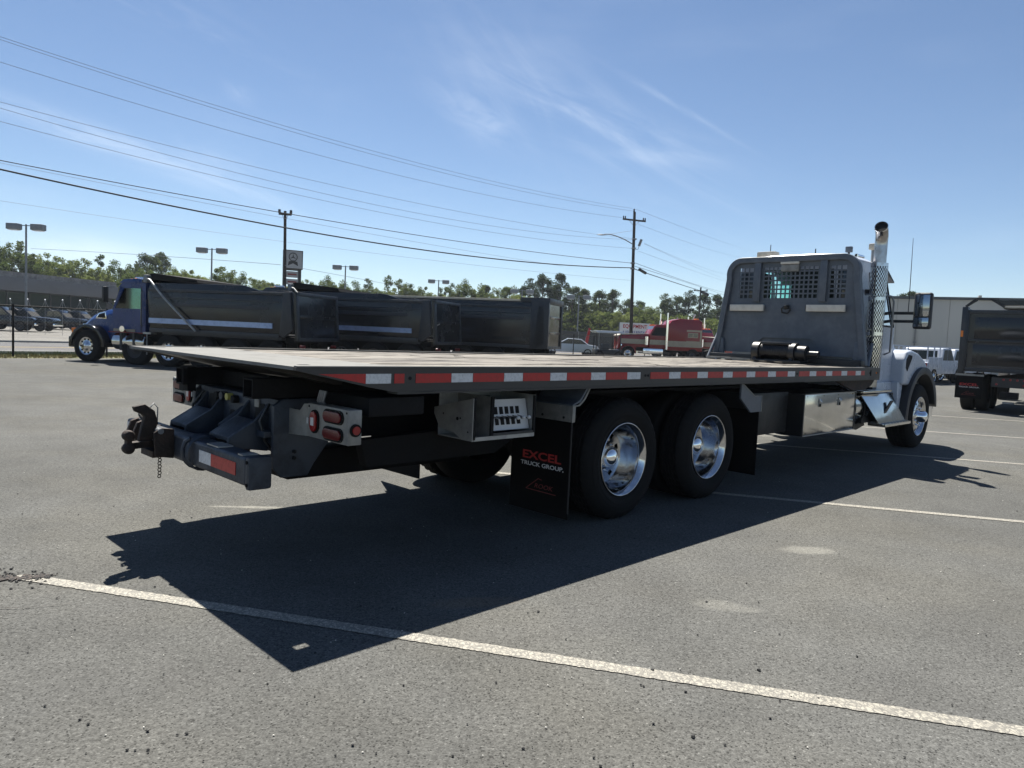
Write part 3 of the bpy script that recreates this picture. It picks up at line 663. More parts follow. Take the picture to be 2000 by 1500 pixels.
part(MB().cyl((-2.95, -.10, .80), (-2.70, -.10, .98), .045, n=16), 'lift_cylinder', 'greyblue'); part(MB().cyl((-2.98, -.10, .775), (-2.93, -.10, .815), .024, n=12), 'cylinder_rod', 'chrome')
part(MB().box(-3.08, -2.80, -.20, .20, .60, .74), 'boom_head', 'greyblue', bevel=.02)
cb = part(MB().box(-3.20, -3.07, -.98, .96, .605, .765), 'crossbar', 'greyblue', bevel=.022, seg=3)
MB().box(-3.208, -3.07, -1.035, -.985, .59, .775).build('end_plate', M['greyblue'], cb, bevel=.02)
for s in (-1, 1):
    for cz in (.62, .745): MB().cyl((-3.212, -1.012, cz), (-3.20, -1.012, cz), .010, n=10).build('bolt', M['dark'], cb)
MB().box(-3.2035, -3.2005, -.86, -.53, .650, .722).build('reflective_tape', M['tape_red'], cb)
MB().box(-3.2035, -3.2005, -.53, -.36, .650, .722).build('reflective_tape', M['tape_white'], cb)
MB().box(-3.2035, -3.2005, .62, .94, .635, .690).build('reflective_tape', M['tape_red'], cb)
MB().box(-3.2035, -3.2005, .62, .94, .690, .745).build('reflective_tape', M['tape_white'], cb)
MB().box(-3.19, -3.10, -.60, -.44, .765, .773).build('wear_pad', M['alu'], cb); MB().box(-3.19, -3.10, -.92, -.86, .765, .773).build('wear_pad', M['alu'], cb)
MB().tube([(-3.205, -.20, .62), (-3.235, -.20, .66), (-3.24, -.20, .71), (-3.225, -.20, .75), (-3.20, -.22, .77)], .014, n=8).build('collar', M['greyblue'], cb)
for y in (-.20, -.26): MB().lathe([(.10, -.012), (.115, 0), (.10, .012)], (-3.135, y, .685), n=20).build('collar_ring', M['greyblue'], cb)
# rusty receiver in the middle: two cheeks, spool claw, upright fork
rc = part(MB().prism([(-3.32, .63), (-3.33, .78), (-3.29, .81), (-3.205, .80), (-3.205, .61)], 1, .03, .05), 'receiver', M['rust'], bevel=.006)
MB().prism([(-3.32, .63), (-3.33, .78), (-3.29, .81), (-3.205, .80), (-3.205, .61)], 1, .24, .26).build('receiver_cheek', M['rust'], rc, bevel=.006)
MB().box(-3.33, -3.21, .05, .26, .62, .66).build('receiver_floor', M['rust'], rc); MB().box(-3.30, -3.22, .05, .26, .70, .80).build('receiver_block', M['black'], rc, bevel=.01)
for y, z in ((.05, .79), (.18, .77)): MB().cyl((-3.29, y - .03, z), (-3.29, y + .03, z), .018, n=10).build('pin', M['galv'], rc)
fk = MB(); fk.prism([(-3.39, .70), (-3.34, .67), (-3.29, .74), (-3.27, .84), (-3.29, .91), (-3.35, .955), (-3.42, .94), (-3.41, .91), (-3.35, .88), (-3.37, .80)], 1, .13, .175)
fk.build('fork', M['rust'], rc, bevel=.01)
MB().beam((-3.30, .16, .70), (-3.46, .10, .70), .06, .04).build('claw_arm', M['rust'], rc)
cw = MB()
for z in (.655, .735): cw.lathe([(0, -.032), (.026, -.034), (.033, -.024), (.035, 0), (.033, .024), (.026, .034), (0, .032)], (-3.47, .06, z + .035), n=18)
cw.box(-3.485, -3.455, .035, .085, .69, .77); cw.build('claw', M['rust'], rc, bevel=0)
MB().tube([(-3.31, .16, .93), (-3.285, .17, .955), (-3.262, .165, .925), (-3.268, .155, .84)], .004, n=6).build('latch_wire', M['galv'], rc)
for y in (.30, .42, .54):
    MB().prism([(-3.30, .66), (-3.33, .72), (-3.30, .80), (-3.22, .83), (-3.205, .70), (-3.24, .64)], 1, y, y + .035).build('fork_cheek', M['rust'], rc, bevel=.005)
MB().cyl((-3.265, .06, .745), (-3.265, .62, .745), .022, n=12).build('cross_pin', M['rust'], rc); MB().cyl((-3.235, .10, .69), (-3.235, .58, .69), .014, n=10).build('cross_pin', M['black'], rc)
MB().box(-3.26, -3.21, .30, .56, .79, .815).build('fork_cap', M['black'], rc, bevel=.006)
MB().tube([(-3.28, .34, .80), (-3.31, .36, .86), (-3.29, .42, .88), (-3.25, .44, .83)], .008, n=6).build('lock_handle', M['black'], rc)
ch = MB(); z = .615
for i in range(7):
    ch.lathe([(.010, -.003), (.013, 0), (.010, .003), (.007, 0), (.010, -.003)], (-3.27 + .002 * (i % 2), .10, z), n=10); z -= .021
ch.build('chain', M['rust'], rc)

# ---- valve control box
vb = MB()
X0, X1 = -1.75, -1.155
vb.box(X0, X1, -1.20, -.84, .782, .790); vb.box(X1 - .008, X1, -1.20, -.84, .79, 1.08)
vb.box(X0, X1, -.846, -.838, .79, 1.08)
vb.box(X0 + .008, X1 - .008, -1.205, -1.198, .782, .808)
vbo = part(vb, 'control_box', 'alu'); vbo['label'] = 'open aluminium box of winch control levers'
MB().prism([(-1.205, .782), (-1.205, 1.07), (-.80, .975), (-.80, .93), (-.86, .84), (-1.02, .82), (-1.10, .782)], 0, X0 - .006, X0).build('end_panel', M['alu'], vbo)
for y, z, r in ((-1.05, .92, .012), (-1.08, .925, .006), (-1.16, .84, .006), (-.9, .94, .006)): MB().cyl((X0 - .009, y, z), (X0 - .006, y, z), r, n=10).build('panel_hole', M['dark'], vbo)
MB().box(-1.583, -1.575, -1.20, -.846, .79, 1.075).build('divider', M['alu_dull'], vbo)
MB().box(X0, X0 + .02, -1.207, -1.195, .79, 1.075).build('seal', M['rubber'], vbo); MB().box(-1.592, -1.566, -1.207, -1.195, .81, 1.075).build('seal', M['rubber'], vbo)
MB().box(X1 - .022, X1, -1.207, -1.195, .81, 1.075).build('seal', M['rubber'], vbo)
vp = MB().prism([(-1.11, .835), (-1.06, 1.045), (-1.05, 1.045), (-1.10, .835)], 0, -1.57, -1.17).build('valve_plate', M['white_print'], vbo)
for i in range(6):
    x = -1.535 + i * .053
    for z0, z1 in ((.872, .918), (.945, .995)):
        MB().prism([(-1.1145 + (z0 - .84) * .238, z0), (-1.1145 + (z1 - .84) * .238, z1), (-1.110 + (z1 - .84) * .238, z1), (-1.110 + (z0 - .84) * .238, z0)], 0, x - .016, x + .016).build('slot', M['dark'], vp)
    MB().cyl((x, -1.08, .93), (x + .03, -1.17, .925 - .002 * i), .006, n=8).build('lever', M['chrome'], vp)
    MB().lathe([(0, -.016), (.011, -.010), (.014, 0), (.011, .010), (0, .016)], (x + .03, -1.172, .925), n=10).build('knob', M['dark' if i < 3 else 'white_print'], vp)
vp.location = (0, -.05, 0)
MB().box(-1.55, -1.40, -.985, -.965, 1.045, 1.06).build('handle_slot', M['dark'], vbo)
gr = MB()
for i in range(7): gr.box(-1.56 + i * .056, -1.53 + i * .056, -1.18, -.95, .80, .806)
gr.box(-1.57, -1.17, -1.207, -1.198, .808, .826); gr.build('grate', M['poly'], vbo)

# ---- side boxes, tank, steps
part(MB().box(2.45, 3.44, -.98, -.5, .50, .98), 'hydraulic_tank', 'black', bevel=.02)
part(MB().box(2.45, 5.0, .5, 1.1, .48, .98), 'far_tool_box', 'black', bevel=.02)
tb_ = part(MB().box(3.50, 5.08, -1.13, -.55, .465, .955), 'tool_box', 'black', bevel=.008); tb_['label'] = 'tool box with a mirror polished door'
dr = MB(); dr.box(3.515, 5.065, -1.148, -1.132, .47, .95); dro = dr.build('door', M['mirror_alu'], tb_, bevel=.004); MB().box(3.485, 3.512, -1.150, -.9, .462, .957).build('door_frame', M['black'], tb_); MB().box(5.068, 5.09, -1.150, -.9, .462, .957).build('door_frame', M['black'], tb_); MB().box(3.5, 5.08, -1.156, -1.12, .952, .962).build('drip_edge', M['alu'], tb_); MB().box(3.5, 5.08, -1.156, -1.12, .458, .468).build('bottom_hem', M['alu'], tb_)
for x in (3.93, 4.53):
    MB().box(x - .035, x + .035, -1.153, -1.148, .80, .90).build('latch_recess', M['alu_dull'], dro); MB().tube([(x - .02, -1.156, .89), (x - .02, -1.168, .86), (x + .02, -1.168, .86), (x + .02, -1.156, .89)], .005, n=6).build('latch_handle', M['chrome'], dro); MB().box(x - .012, x + .012, -1.165, -1.150, .80, .835).build('latch_lock', M['dark'], dro)
for x in (3.58, 4.05, 4.5, 4.98):
    for z in (.49, .93): MB().cyl((x, -1.151, z), (x, -1.146, z), .006, n=8).build('rivet', M['dark'], dro)
part(MB().cyl((5.10, -.82, .72), (5.75, -.82, .72), .285, n=40), 'fuel_tank', 'mirror_alu')
mb = MB().lathe([(.287, 0), (.297, .0), (.297, .05), (.287, .05)], n=40)
for x in (5.22, 5.6):
    o = mb.build('tank_strap', M['rubber'], TR); o.location = (x, -.82, .72); o.rotation_euler = (0, 0, math.pi / 2)
st = MB().box(5.55, 6.75, -1.08, -.55, .50, .90); sto = part(st, 'battery_box', 'black', bevel=.01)
def plate(pts, th, name, mat, par, bevel=.004):
    p = [Vector(q) for q in pts]; nrm = (p[1] - p[0]).cross(p[2] - p[0]).normalized() * th; v = [q[:] for q in p] + [(q + nrm)[:] for q in p]; k = len(p)
    return MB().add(v, [tuple(range(k)), tuple(range(k, 2 * k))[::-1]] + [(i, (i + 1) % k, k + (i + 1) % k, k + i) for i in range(k)]).build(name, M[mat], par, bevel=bevel)
plate([(5.42, -1.095, .90), (6.60, -1.095, .90), (6.86, -1.235, .50), (5.78, -1.235, .50)], .012, 'step_panel', 'mirror_alu', sto)
MB().box(5.20, 6.30, -1.20, -1.0, .935, .965).build('upper_step', M['mirror_alu'], sto, bevel=.006)
MB().box(5.84, 6.92, -1.30, -1.06, .455, .50).build('lower_step', M['mirror_alu'], sto, bevel=.008)
MB().box(5.5, 6.45, -1.112, -1.10, .80, .815).build('trim_strip', M['black'], sto)
MB().prism([(6.05, .62), (6.35, .80), (6.45, .80), (6.15, .62)], 1, -1.19, -1.17).build('step_bracket', M['black'], sto)
for i in range(8): MB().box(5.9 + i * .125, 5.95 + i * .125, -1.295, -1.08, .5, .506).build('tread_bar', M['alu'], sto)
part(MB().prism([(5.1, .95), (5.5, .95), (5.9, .45), (5.6, .40), (5.3, .45)], 1, -1.0, -.62), 'tank_bracket', 'black')
part(MB().box(6.3, 7.05, -.99, -.93, .60, 1.05), 'cab_skirt', 'white', bevel=.008)

# ---- headboard
HX = 5.40; hb_out = [(-1.15, 1.30), (-.975, 2.40)]
def arc2(cy, cz, r, a0, a1, n=8): return [(cy + r * math.cos(R(a0 + (a1 - a0) * i / n)), cz + r * math.sin(R(a0 + (a1 - a0) * i / n))) for i in range(n + 1)]
outl = [(-1.15, 1.30), (-1.06, 1.95), (-.985, 2.50)] + arc2(-.745, 2.575, .245, 190, 90)[1:] + arc2(.745, 2.575, .245, 90, -10)[:-1] + [(.985, 2.50), (1.06, 1.95), (1.15, 1.30)]
hbp = [(HX, y, z) for y, z in outl]
hb = MB(); 
for i in range(len(hbp) - 1): pass
def ribbon(pts, d_in, x0, x1):
    """flat bar bent along pts in the y-z plane, d_in thick, from x0 to x1"""
    n = len(pts); v = []
    for i, (y, z) in enumerate(pts):
        a = Vector(pts[max(i - 1, 0)]); b = Vector(pts[min(i + 1, n - 1)]); t = (b - a).normalized(); nn_ = Vector((-t.y, t.x)) * -1
        q = Vector((y, z)) + nn_ * d_in
        for xx in (x0, x1): v += [(xx, y, z), (xx, q.x, q.y)]
    f = []
    for i in range(n - 1):
        o = 4 * i; p = o + 4; f += [(o, p, p + 1, o + 1), (o + 2, o + 3, p + 3, p + 2), (o, o + 2, p + 2, p), (o + 1, p + 1, p + 3, o + 3)]
    f += [(0, 1, 3, 2), (4 * n - 4, 4 * n - 2, 4 * n - 1, 4 * n - 3)]
    return MB().add(v, f)
hbo = ribbon(outl, .085, HX - .065, HX + .035).build('headboard', M['head'], TR, bevel=.012, seg=3); hbo['label'] = 'grey steel headboard with wire mesh windows'
lp = MB(); lp.prism([(-1.10, 1.40), (-1.005, 2.17), (1.005, 2.17), (1.10, 1.40), (.44, 1.40), (.44, 1.56), (.36, 1.63), (-.36, 1.63), (-.44, 1.56), (-.44, 1.40)], 0, HX - .006, HX + .006)
lp.build('lower_sheet', M['head'], hbo)
MB().box(HX + .03, HX + .04, -.46, .46, 1.36, 1.66).build('recess_sheet', M['head'], hbo)
sh_ = MB(); x0, x1 = HX - .006, HX + .006
sh_.box(x0, x1, -.99, .99, 2.1705, 2.215)
sh_.prism([(-.93, 2.665), (-.80, 2.785), (.80, 2.785), (.93, 2.665)], 0, x0, x1)
for s in (-1, 1):
    sh_.prism([(s * .79, 2.215), (s * .99, 2.215), (s * .925, 2.665), (s * .79, 2.665)], 0, x0, x1)
    sh_.box(x0, x1, *sorted((s * .40, s * .575)), 2.215, 2.665)
sh_.build('upper_sheet', M['head'], hbo)
for s in (-1, 1):
    MB().box(HX - .055, HX - .007, *sorted((s * .44, s * .54)), 2.16, 2.79).build('post', M['head'], hbo, bevel=.008)
    MB().prism([(s * 1.075, 1.30), (s * .96, 1.30), (s * .985, 1.60), (s * 1.04, 1.62)], 0, HX - .05, HX - .007).build('corner_gusset', M['head'], hbo, bevel=.004)
def mesh_win(ya, yb, nc, nr, z0=2.215, z1=2.665):
    m_ = MB(); p = (yb - ya) / nc; q = (z1 - z0) / nr; bw = .021; hx0_, hx1_ = HX - .004, HX + .004
    for i in range(1, nc): m_.box(hx0_, hx1_, ya + i * p - bw / 2, ya + i * p + bw / 2, z0, z1)
    for j in range(1, nr): m_.box(hx0_ - .001, hx1_ + .001, ya, yb, z0 + j * q - bw / 2, z0 + j * q + bw / 2)
    m_.build('mesh_window', M['head'], hbo)
mesh_win(-.40, .40, 12, 7); mesh_win(.575, .79, 3, 7); mesh_win(-.79, -.575, 3, 7)
for a, b in ((.35, .89), (-.83, -.29)):
    lb_ = MB().box(HX - .085, HX - .04, a, b, 2.02, 2.115).build('light_bar', M['light_bar'], hbo, bevel=.008)
    MB().box(HX - .04, HX - .006, a + .03, b + .03, 2.03, 2.105).build('light_bar_housing', M['black'], lb_)
MB().box(HX - .05, HX - .006, -.13, .13, 2.60, 2.695).build('centre_light_housing', M['alu_dull'], hbo, bevel=.006)
MB().box(HX - .07, HX - .03, -.135, .135, 2.70, 2.735).build('centre_light', M['light_bar'], hbo, bevel=.005)
hk = MB().cyl((HX - .02, 0, 2.09), (HX - .09, .01, 2.07), .03, n=12); hk.tube([(HX - .06, .02, 2.10), (HX - .10, .06, 2.06), (HX - .09, .05, 2.0), (HX - .06, -.02, 1.99), (HX - .07, -.06, 2.05)], .014, n=8)
hk.build('chain_hook', M['black'], hbo)
for s in (-1, 1):
    o = MB().tube([(5.17, s * 1.13, 1.29), (5.55, s * 1.12, 1.86), (5.62, s * 1.08, 1.93)] if s > 0 else [(5.44, -1.14, 1.29), (5.60, -1.12, 1.6)], .024, n=10).build('side_brace', M['head'], hbo)
part(MB().box(5.20, 5.46, -1.14, 1.14, 1.286, 1.37), 'deck_bulkhead', 'black', bevel=.008)
part(MB().box(5.18, 5.34, -1.12, -.5, 1.286, 1.325), 'bulkhead_step', 'black'); part(MB().box(5.12, 5.30, .4, 1.12, 1.286, 1.315), 'bulkhead_step', 'alu_dull')
# winch
wc = MB().cyl((4.98, .20, 1.44), (4.98, -.32, 1.44), .085, n=24); wco = part(wc, 'winch', 'winch')
for y0, y1, r in ((.16, .26, .135), (-.36, -.28, .135), (-.50, -.36, .10)): MB().cyl((4.98, y0, 1.43), (4.98, y1, 1.43), r, n=24).build('drum_flange', M['winch'], wco, bevel=.008)
MB().cyl((4.98, -.50, 1.42), (4.98, -.66, 1.42), .045, n=14).build('motor', M['winch'], wco)
MB().box(4.90, 5.06, .13, -.30, 1.53, 1.565).build('tension_plate', M['winch'], wco, bevel=.01)
rope = MB()
for i in range(16): rope.lathe([(.096, -.012), (.106, 0), (.096, .012)], (4.98, .14 - i * .026, 1.44), n=24)
rope.build('rope_winding', M['winch'], wco)
MB().box(4.86, 5.10, -.46, .26, 1.285, 1.32).build('winch_base', M['winch'], wco, bevel=.006)
for y in (.21, -.32): MB().prism([(4.86, 1.32), (5.10, 1.32), (5.04, 1.46), (4.92, 1.46)], 1, y - .02, y + .02).build('winch_bracket', M['winch'], wco)
for (x, y) in ((4.80, .1), (4.78, .28), (4.74, -.15)):
    part(MB().prism([(x, y), (x + .05, y - .03), (x + .04, y - .10), (x - .02, y - .08)], 2, 1.287, 1.297), 'wood_block', M['tan'])

# ---- exhaust stack
SX, SY = 5.83, -1.06
ex = part(MB().tube([(SX, SY, 1.0), (SX, SY, 2.95), (SX, SY, 3.02), (SX - .02, SY - .01, 3.10), (SX - .075, SY - .02, 3.17), (SX - .13, SY - .03, 3.20)], .082, n=28, caps=False), 'exhaust_stack', 'stack_steel')
MB().tube([(SX, SY, 2.9), (SX, SY, 3.02), (SX - .02, SY - .01, 3.10), (SX - .075, SY - .02, 3.17), (SX - .128, SY - .03, 3.199)], .076, n=24, caps=True).build('stack_bore', M['dark'], ex)
MB().lathe([(.084, 0), (.089, .008), (.084, .016)], n=28).build('stack_lip', M['chrome'], ex)
lip = ex.children[-1]; lip.location = (SX - .125, SY - .028, 3.197); lip.rotation_euler = (0, 0, 0)
dirv = Vector((-.9, -.16, .45)).normalized(); lip.rotation_mode = 'QUATERNION'; lip.rotation_quaternion = dirv.to_track_quat('Y', 'Z')
# perforated guard: real staggered holes
na, nz2 = 42, 96; gz0, gz1, grr = 1.22, 2.72, .112
v = []; f = []; rows = []
gu = MB()
for j in range(nz2 + 1):
    for i in range(na * 2):
        t = 2 * math.pi * i / (na * 2); v.append((SX + grr * math.cos(t), SY + grr * math.sin(t), gz0 + (gz1 - gz0) * j / nz2))
W = na * 2
for j in range(nz2):
    for i in range(W):
        cell = (i // 2 + (j // 2)) % 2 == 0
        hole = (j % 4 in (1, 2) and (i % 4) in (1, 2)) or (j % 4 in (3, 0) and (i % 4) in (3, 0))
        if 1 < j < nz2 - 3 and hole and not (abs(j - 33) < 2 or abs(j - 64) < 2): continue
        f.append((j * W + i, j * W + (i + 1) % W, (j + 1) * W + (i + 1) % W, (j + 1) * W + i))
gu.add(v, f, True); gu.build('heat_guard', M['chrome_b'], ex)
part(MB().cyl((SX, SY, 1.2), (SX, SY, 2.7), .088, n=24), 'muffler', 'black')
part(MB().box(SX - .03, SX + .03, SY + .08, -.90, 1.5, 1.56), 'stack_bracket', 'black'); part(MB().box(SX - .03, SX + .03, SY + .08, -.88, 2.3, 2.36), 'stack_bracket', 'black')

# ---- cab
def taper(mb):
    mb.v = [(x if z < 1.95 or x < 7.0 else x - (z - 1.95) * .42, y * (1 - .085 * max(0, z - 1.95)), z) for x, y, z in mb.v]; return mb
CX0, CX1, CW = 6.0, 7.42, 1.0
c = MB(); t_ = .03
# rear wall round its window
c.box(CX0, CX0 + t_, -CW, CW, 1.02, 1.95); c.box(CX0, CX0 + t_, -CW, CW, 1.95, 2.16); c.box(CX0, CX0 + t_, -CW, CW, 2.72, 2.84)
for s in (-1, 1): c.box(CX0, CX0 + t_, *sorted((s * .62, s * CW)), 2.16, 2.72)
TINT = M['glass']
cab = taper(c).build('cab', M['white'], TR); cab.location = (-.42, 0, 0); cab.scale = (1, .94, .972)
for s in (-1, 1):
    d = MB(); ya, yb = sorted((s * CW, s * (CW - t_)))
    d.box(CX0 + t_, CX1, ya, yb, 1.02, 1.95); d.box(CX0 + t_, 6.42, ya, yb, 1.95, 2.84); d.box(6.42, 7.10, ya, yb, 2.66, 2.84); d.box(7.10, 7.42, ya, yb, 1.95, 1.953)
    o = taper(d).build('side_wall', M['white'], cab)
    w2 = MB(); w2.add([(7.42, s * (CW - .015), 1.95), (7.32, s * (CW - .015), 1.95), (7.32, s * (CW - .015), 2.84), (7.42, s * (CW - .015), 2.84)], [(0, 1, 2, 3)]); taper(w2).build('pillar', M['white'], cab)
    gl_ = MB(); gl_.add([(6.42, s * (CW - .012), 1.95), (7.34, s * (CW - .012), 1.95), (7.34, s * (CW - .012), 2.66), (6.42, s * (CW - .012), 2.66)], [(0, 1, 2, 3)]); taper(gl_).build('door_window', M['glass'], cab)
    tr_ = MB(); ys = s * (CW + .003)
    tr_.tube([(6.40, ys, 1.93), (7.36, ys, 1.93), (7.06, s * (CW + .003 - .06), 2.68), (6.40, s * (CW + .003 - .06), 2.68), (6.40, ys, 1.93)], .014, n=6); tr_.build('window_seal', M['rubber'], cab)
    MB().box(6.398, 6.404, *sorted((s * 1.0005, s * 1.003)), 1.06, 1.93).build('door_gap', M['dark'], cab)
    MB().box(6.46, 6.60, *sorted((s * 1.001, s * 1.025)), 1.66, 1.70).build('door_handle', M['black'], cab, bevel=.006)
    MB().tube([(7.06, s * 1.0, 1.50), (7.04, s * 1.09, 1.54), (7.02, s * 1.10, 2.30), (6.98, s * 1.08, 2.38), (6.92, s * .98, 2.40)], .014, n=8).build('grab_handle', M['galv'], cab)
    MB().tube([(5.98, s * 1.0, 1.68), (5.90, s * 1.06, 1.70), (5.88, s * 1.07, 2.28), (5.98, s * .98, 2.33)] if s > 0 else [(6.10, -1.03, 1.68), (6.06, -1.17, 1.70), (6.00, -1.18, 2.26), (5.94, -1.16, 2.33), (5.88, -1.10, 2.33)], .012, n=8).build('grab_handle', M['head'], cab)
rfp = []
NY = 14
rf_ = MB(); v = []; xs_ = [(5.985, -.05), (6.0, -.015), (6.05, .0), (6.5, .02), (6.9, .0), (7.06, -.03), (7.10, -.08)]
for xx, dz in xs_:
    for i in range(NY + 1):
        a = -1 + 2 * i / NY; y = .93 * a; z = 2.955 + dz - .135 * abs(a) ** 4.5; v.append((xx, y, max(z, 2.80)))
f = [(j * (NY + 1) + i, j * (NY + 1) + i + 1, (j + 1) * (NY + 1) + i + 1, (j + 1) * (NY + 1) + i) for j in range(len(xs_) - 1) for i in range(NY)]
rf_.add(v, f, True)
# skirt of the roof down to the walls
lo = [(x, y, 2.80) for x, y in [(5.985, .93 * (-1 + 2 * i / NY)) for i in range(NY + 1)]]
o_ = len(rf_.v); rf_.v += lo; rf_.f += [(i, i + 1, o_ + i + 1, o_ + i) for i in range(NY)]; rf_.sm += [True] * NY
rf_.build('roof', M['white'], cab)
MB().add([(CX0 + .015, -.62 * .97, 2.16), (CX0 + .015, .62 * .97, 2.16), (CX0 + .015, .62 * .94, 2.72), (CX0 + .015, -.62 * .94, 2.72)], [(0, 1, 2, 3)]).build('rear_window', M['glass'], cab)
MB().add([(7.42, -.9, 1.95), (7.42, .9, 1.95), (7.12, .84, 2.66), (7.12, -.84, 2.66)], [(0, 1, 2, 3)]).build('windscreen', M['glass'], cab)
MB().beam((7.42, 0, 1.95), (7.12, 0, 2.66), .03, .02).build('windscreen_divider', M['rubber'], cab)
MB().prism([(7.12, 2.66), (7.06, 2.84), (7.0, 2.84), (7.06, 2.66)], 1, -.86, .86).build('header', M['white'], cab)
MB().prism([(7.10, 2.76), (7.46, 2.62), (7.47, 2.64), (7.12, 2.82)], 1, -.93, .93).build('sun_visor', M['black'], cab, bevel=.004)
for s in (-1, 1): MB().box(CX0 - .006, CX0 - .001, *sorted((s * .645, s * .93)), 2.20, 2.70).build('corner_window', M['dark_glass'], cab, bevel=.002)
MB().box(6.45, 7.08, -.86, .30, 2.30, 2.77).build('windscreen_blackout', M['dark'], cab, bevel=.03)  # added dark box, shuts out bright sky behind the windscreen
MB().box(6.04, 6.86, .85, .935, 1.9, 2.74).build('door_window_blackout', M['dark'], cab)  # added dark slab, blocks daylight through the far door window
MB().box(7.0, 7.40, -.94, .94, 1.5, 1.93).build('dashboard', M['dark'], cab, bevel=.03)
for y in (-.5, .5):
    se = MB().box(6.30, 6.42, y - .25, y + .25, 1.55, 2.12); so = se.build('seat', M['dark'], cab, bevel=.05); MB().box(6.30, 6.38, y - .13, y + .13, 2.12, 2.27).build('headrest', M['dark'], so, bevel=.03)
MB().lathe([(.20, -.012), (.212, 0), (.20, .012), (.188, 0), (.20, -.012)], (6.92, .5, 2.02), n=30).build('steering_wheel', M['dark'], cab)
cab.children[-1].rotation_euler = (0, 0, 0)
MB().box(6.03, 7.4, -.96, .96, 1.02, 1.05).build('cab_floor', M['dark'], cab)
MB().box(6.10, 7.0, -.86, .86, 2.775, 2.79).build('headliner', M['dark'], cab)
# hood, fenders
hd = MB(); stn = [(6.98, .90, 1.60, 1.88), (7.5, .86, 1.50, 1.74), (8.0, .80, 1.34, 1.58), (8.45, .74, 1.14, 1.38), (8.60, .68, 1.02, 1.22)]; v = []
for x, hw, zs, zt in stn: v += [(x, -hw, .95), (x, -hw, zs), (x, -hw * .86, zt - .06), (x, -hw * .5, zt), (x, hw * .5, zt), (x, hw * .86, zt - .06), (x, hw, zs), (x, hw, .95)]
f = [(8 * j + i, 8 * j + i + 1, 8 * j + 9 + i, 8 * j + 8 + i) for j in range(4) for i in range(7)] + [tuple(range(8)), tuple(range(32, 40))]
hdo = hd.add(v, f).build('hood', M['white'], TR, bevel=.03, seg=3)
MB().box(8.61, 8.64, -.45, .45, .72, 1.15).build('grille', M['chrome'], hdo, bevel=.01)
for s in (-1, 1):
    prof = [(6.98, 1.02), (7.00, 1.40), (7.10, 1.52), (7.30, 1.545), (7.62, 1.50), (7.98, 1.38), (8.26, 1.20), (8.44, .98), (8.52, .78)]
    arch = [(7.82 + .70 * math.cos(R(a)), .52 + .70 * math.sin(R(a))) for a in range(20, 146, 9)]
    fm = MB().prism(prof + arch, 1, *sorted((s * 1.13, s * .80))).build('fender', M['white'], hdo, bevel=.045, seg=4)
    fp = [(7.82 + .765 * math.cos(R(a)), .52 + .765 * math.sin(R(a))) for a in range(8, 176, 7)]; fi = [(7.82 + .655 * math.cos(R(a)), .52 + .655 * math.sin(R(a))) for a in range(175, 7, -7)]
    MB().prism(fp + [(7.02, .50), (7.02, .42), (7.14, .42), (7.165, .50)] + fi, 1, *sorted((s * 1.185, s * .98))).build('wheel_flare', M['poly'], hdo, bevel=.012)
    MB().prism([(7.12, 1.22), (7.30, 1.42), (7.30, 1.46), (7.14, 1.47), (7.05, 1.40), (7.05, 1.27)], 1, *sorted((s * 1.12, s * 1.136))).build('hood_vent', M['dark'], hdo)
    MB().prism([(8.30, .92), (8.46, .92), (8.50, 1.06), (8.32, 1.14)], 1, *sorted((s * .80, s * 1.02))).build('headlight', M['lens_white'], hdo, bevel=.02)
    MB().box(8.10, 8.24, *sorted((s * 1.13, s * 1.142)), 1.18, 1.215).build('side_marker', M['amber'], hdo)
    MB().box(6.98, 8.5, *sorted((s * .78, s * .60)), .8, 1.15).build('inner_wing', M['dark'], hdo)
    part(MB().prism([(6.95, .58), (7.04, .58), (7.12, .95), (7.12, 1.05), (6.90, 1.05)], 1, *sorted((s * 1.08, s * .95))), 'lower_wing', 'white', bevel=.01)
part(MB().box(8.50, 8.72, -1.10, 1.10, .42, .74), 'bumper', 'chrome', bevel=.05)
part(MB().box(7.0, 8.7, -.75, .75, .62, .95), 'engine_block', 'dark')
# mirrors
for s in (-1, 1):
    mi = MB().box(6.70, 6.80, *sorted((s * 1.27, s * 1.51)), 1.85, 2.38).build('door_mirror', M['poly'], TR, bevel=.045, seg=4)
    MB().box(6.690, 6.700, *sorted((s * 1.295, s * 1.485)), 2.035, 2.345).build('mirror_glass', M['mirror'], mi, bevel=.002)
    MB().box(6.690, 6.700, *sorted((s * 1.295, s * 1.485)), 1.885, 2.015).build('convex_glass', M['mirror'], mi, bevel=.002)
    for z in (1.96, 2.08): MB().beam((6.76, s * 1.28, z), (6.80, s * .88, z), .06, .042).build('mirror_arm', M['poly'], mi)
    if s < 0: MB().tube([(6.79, -1.18, 2.09), (6.79, -1.18, 2.3), (6.80, -1.165, 3.18)], [.006, .006, .003], n=6).build('whip_antenna', M['black'], mi)
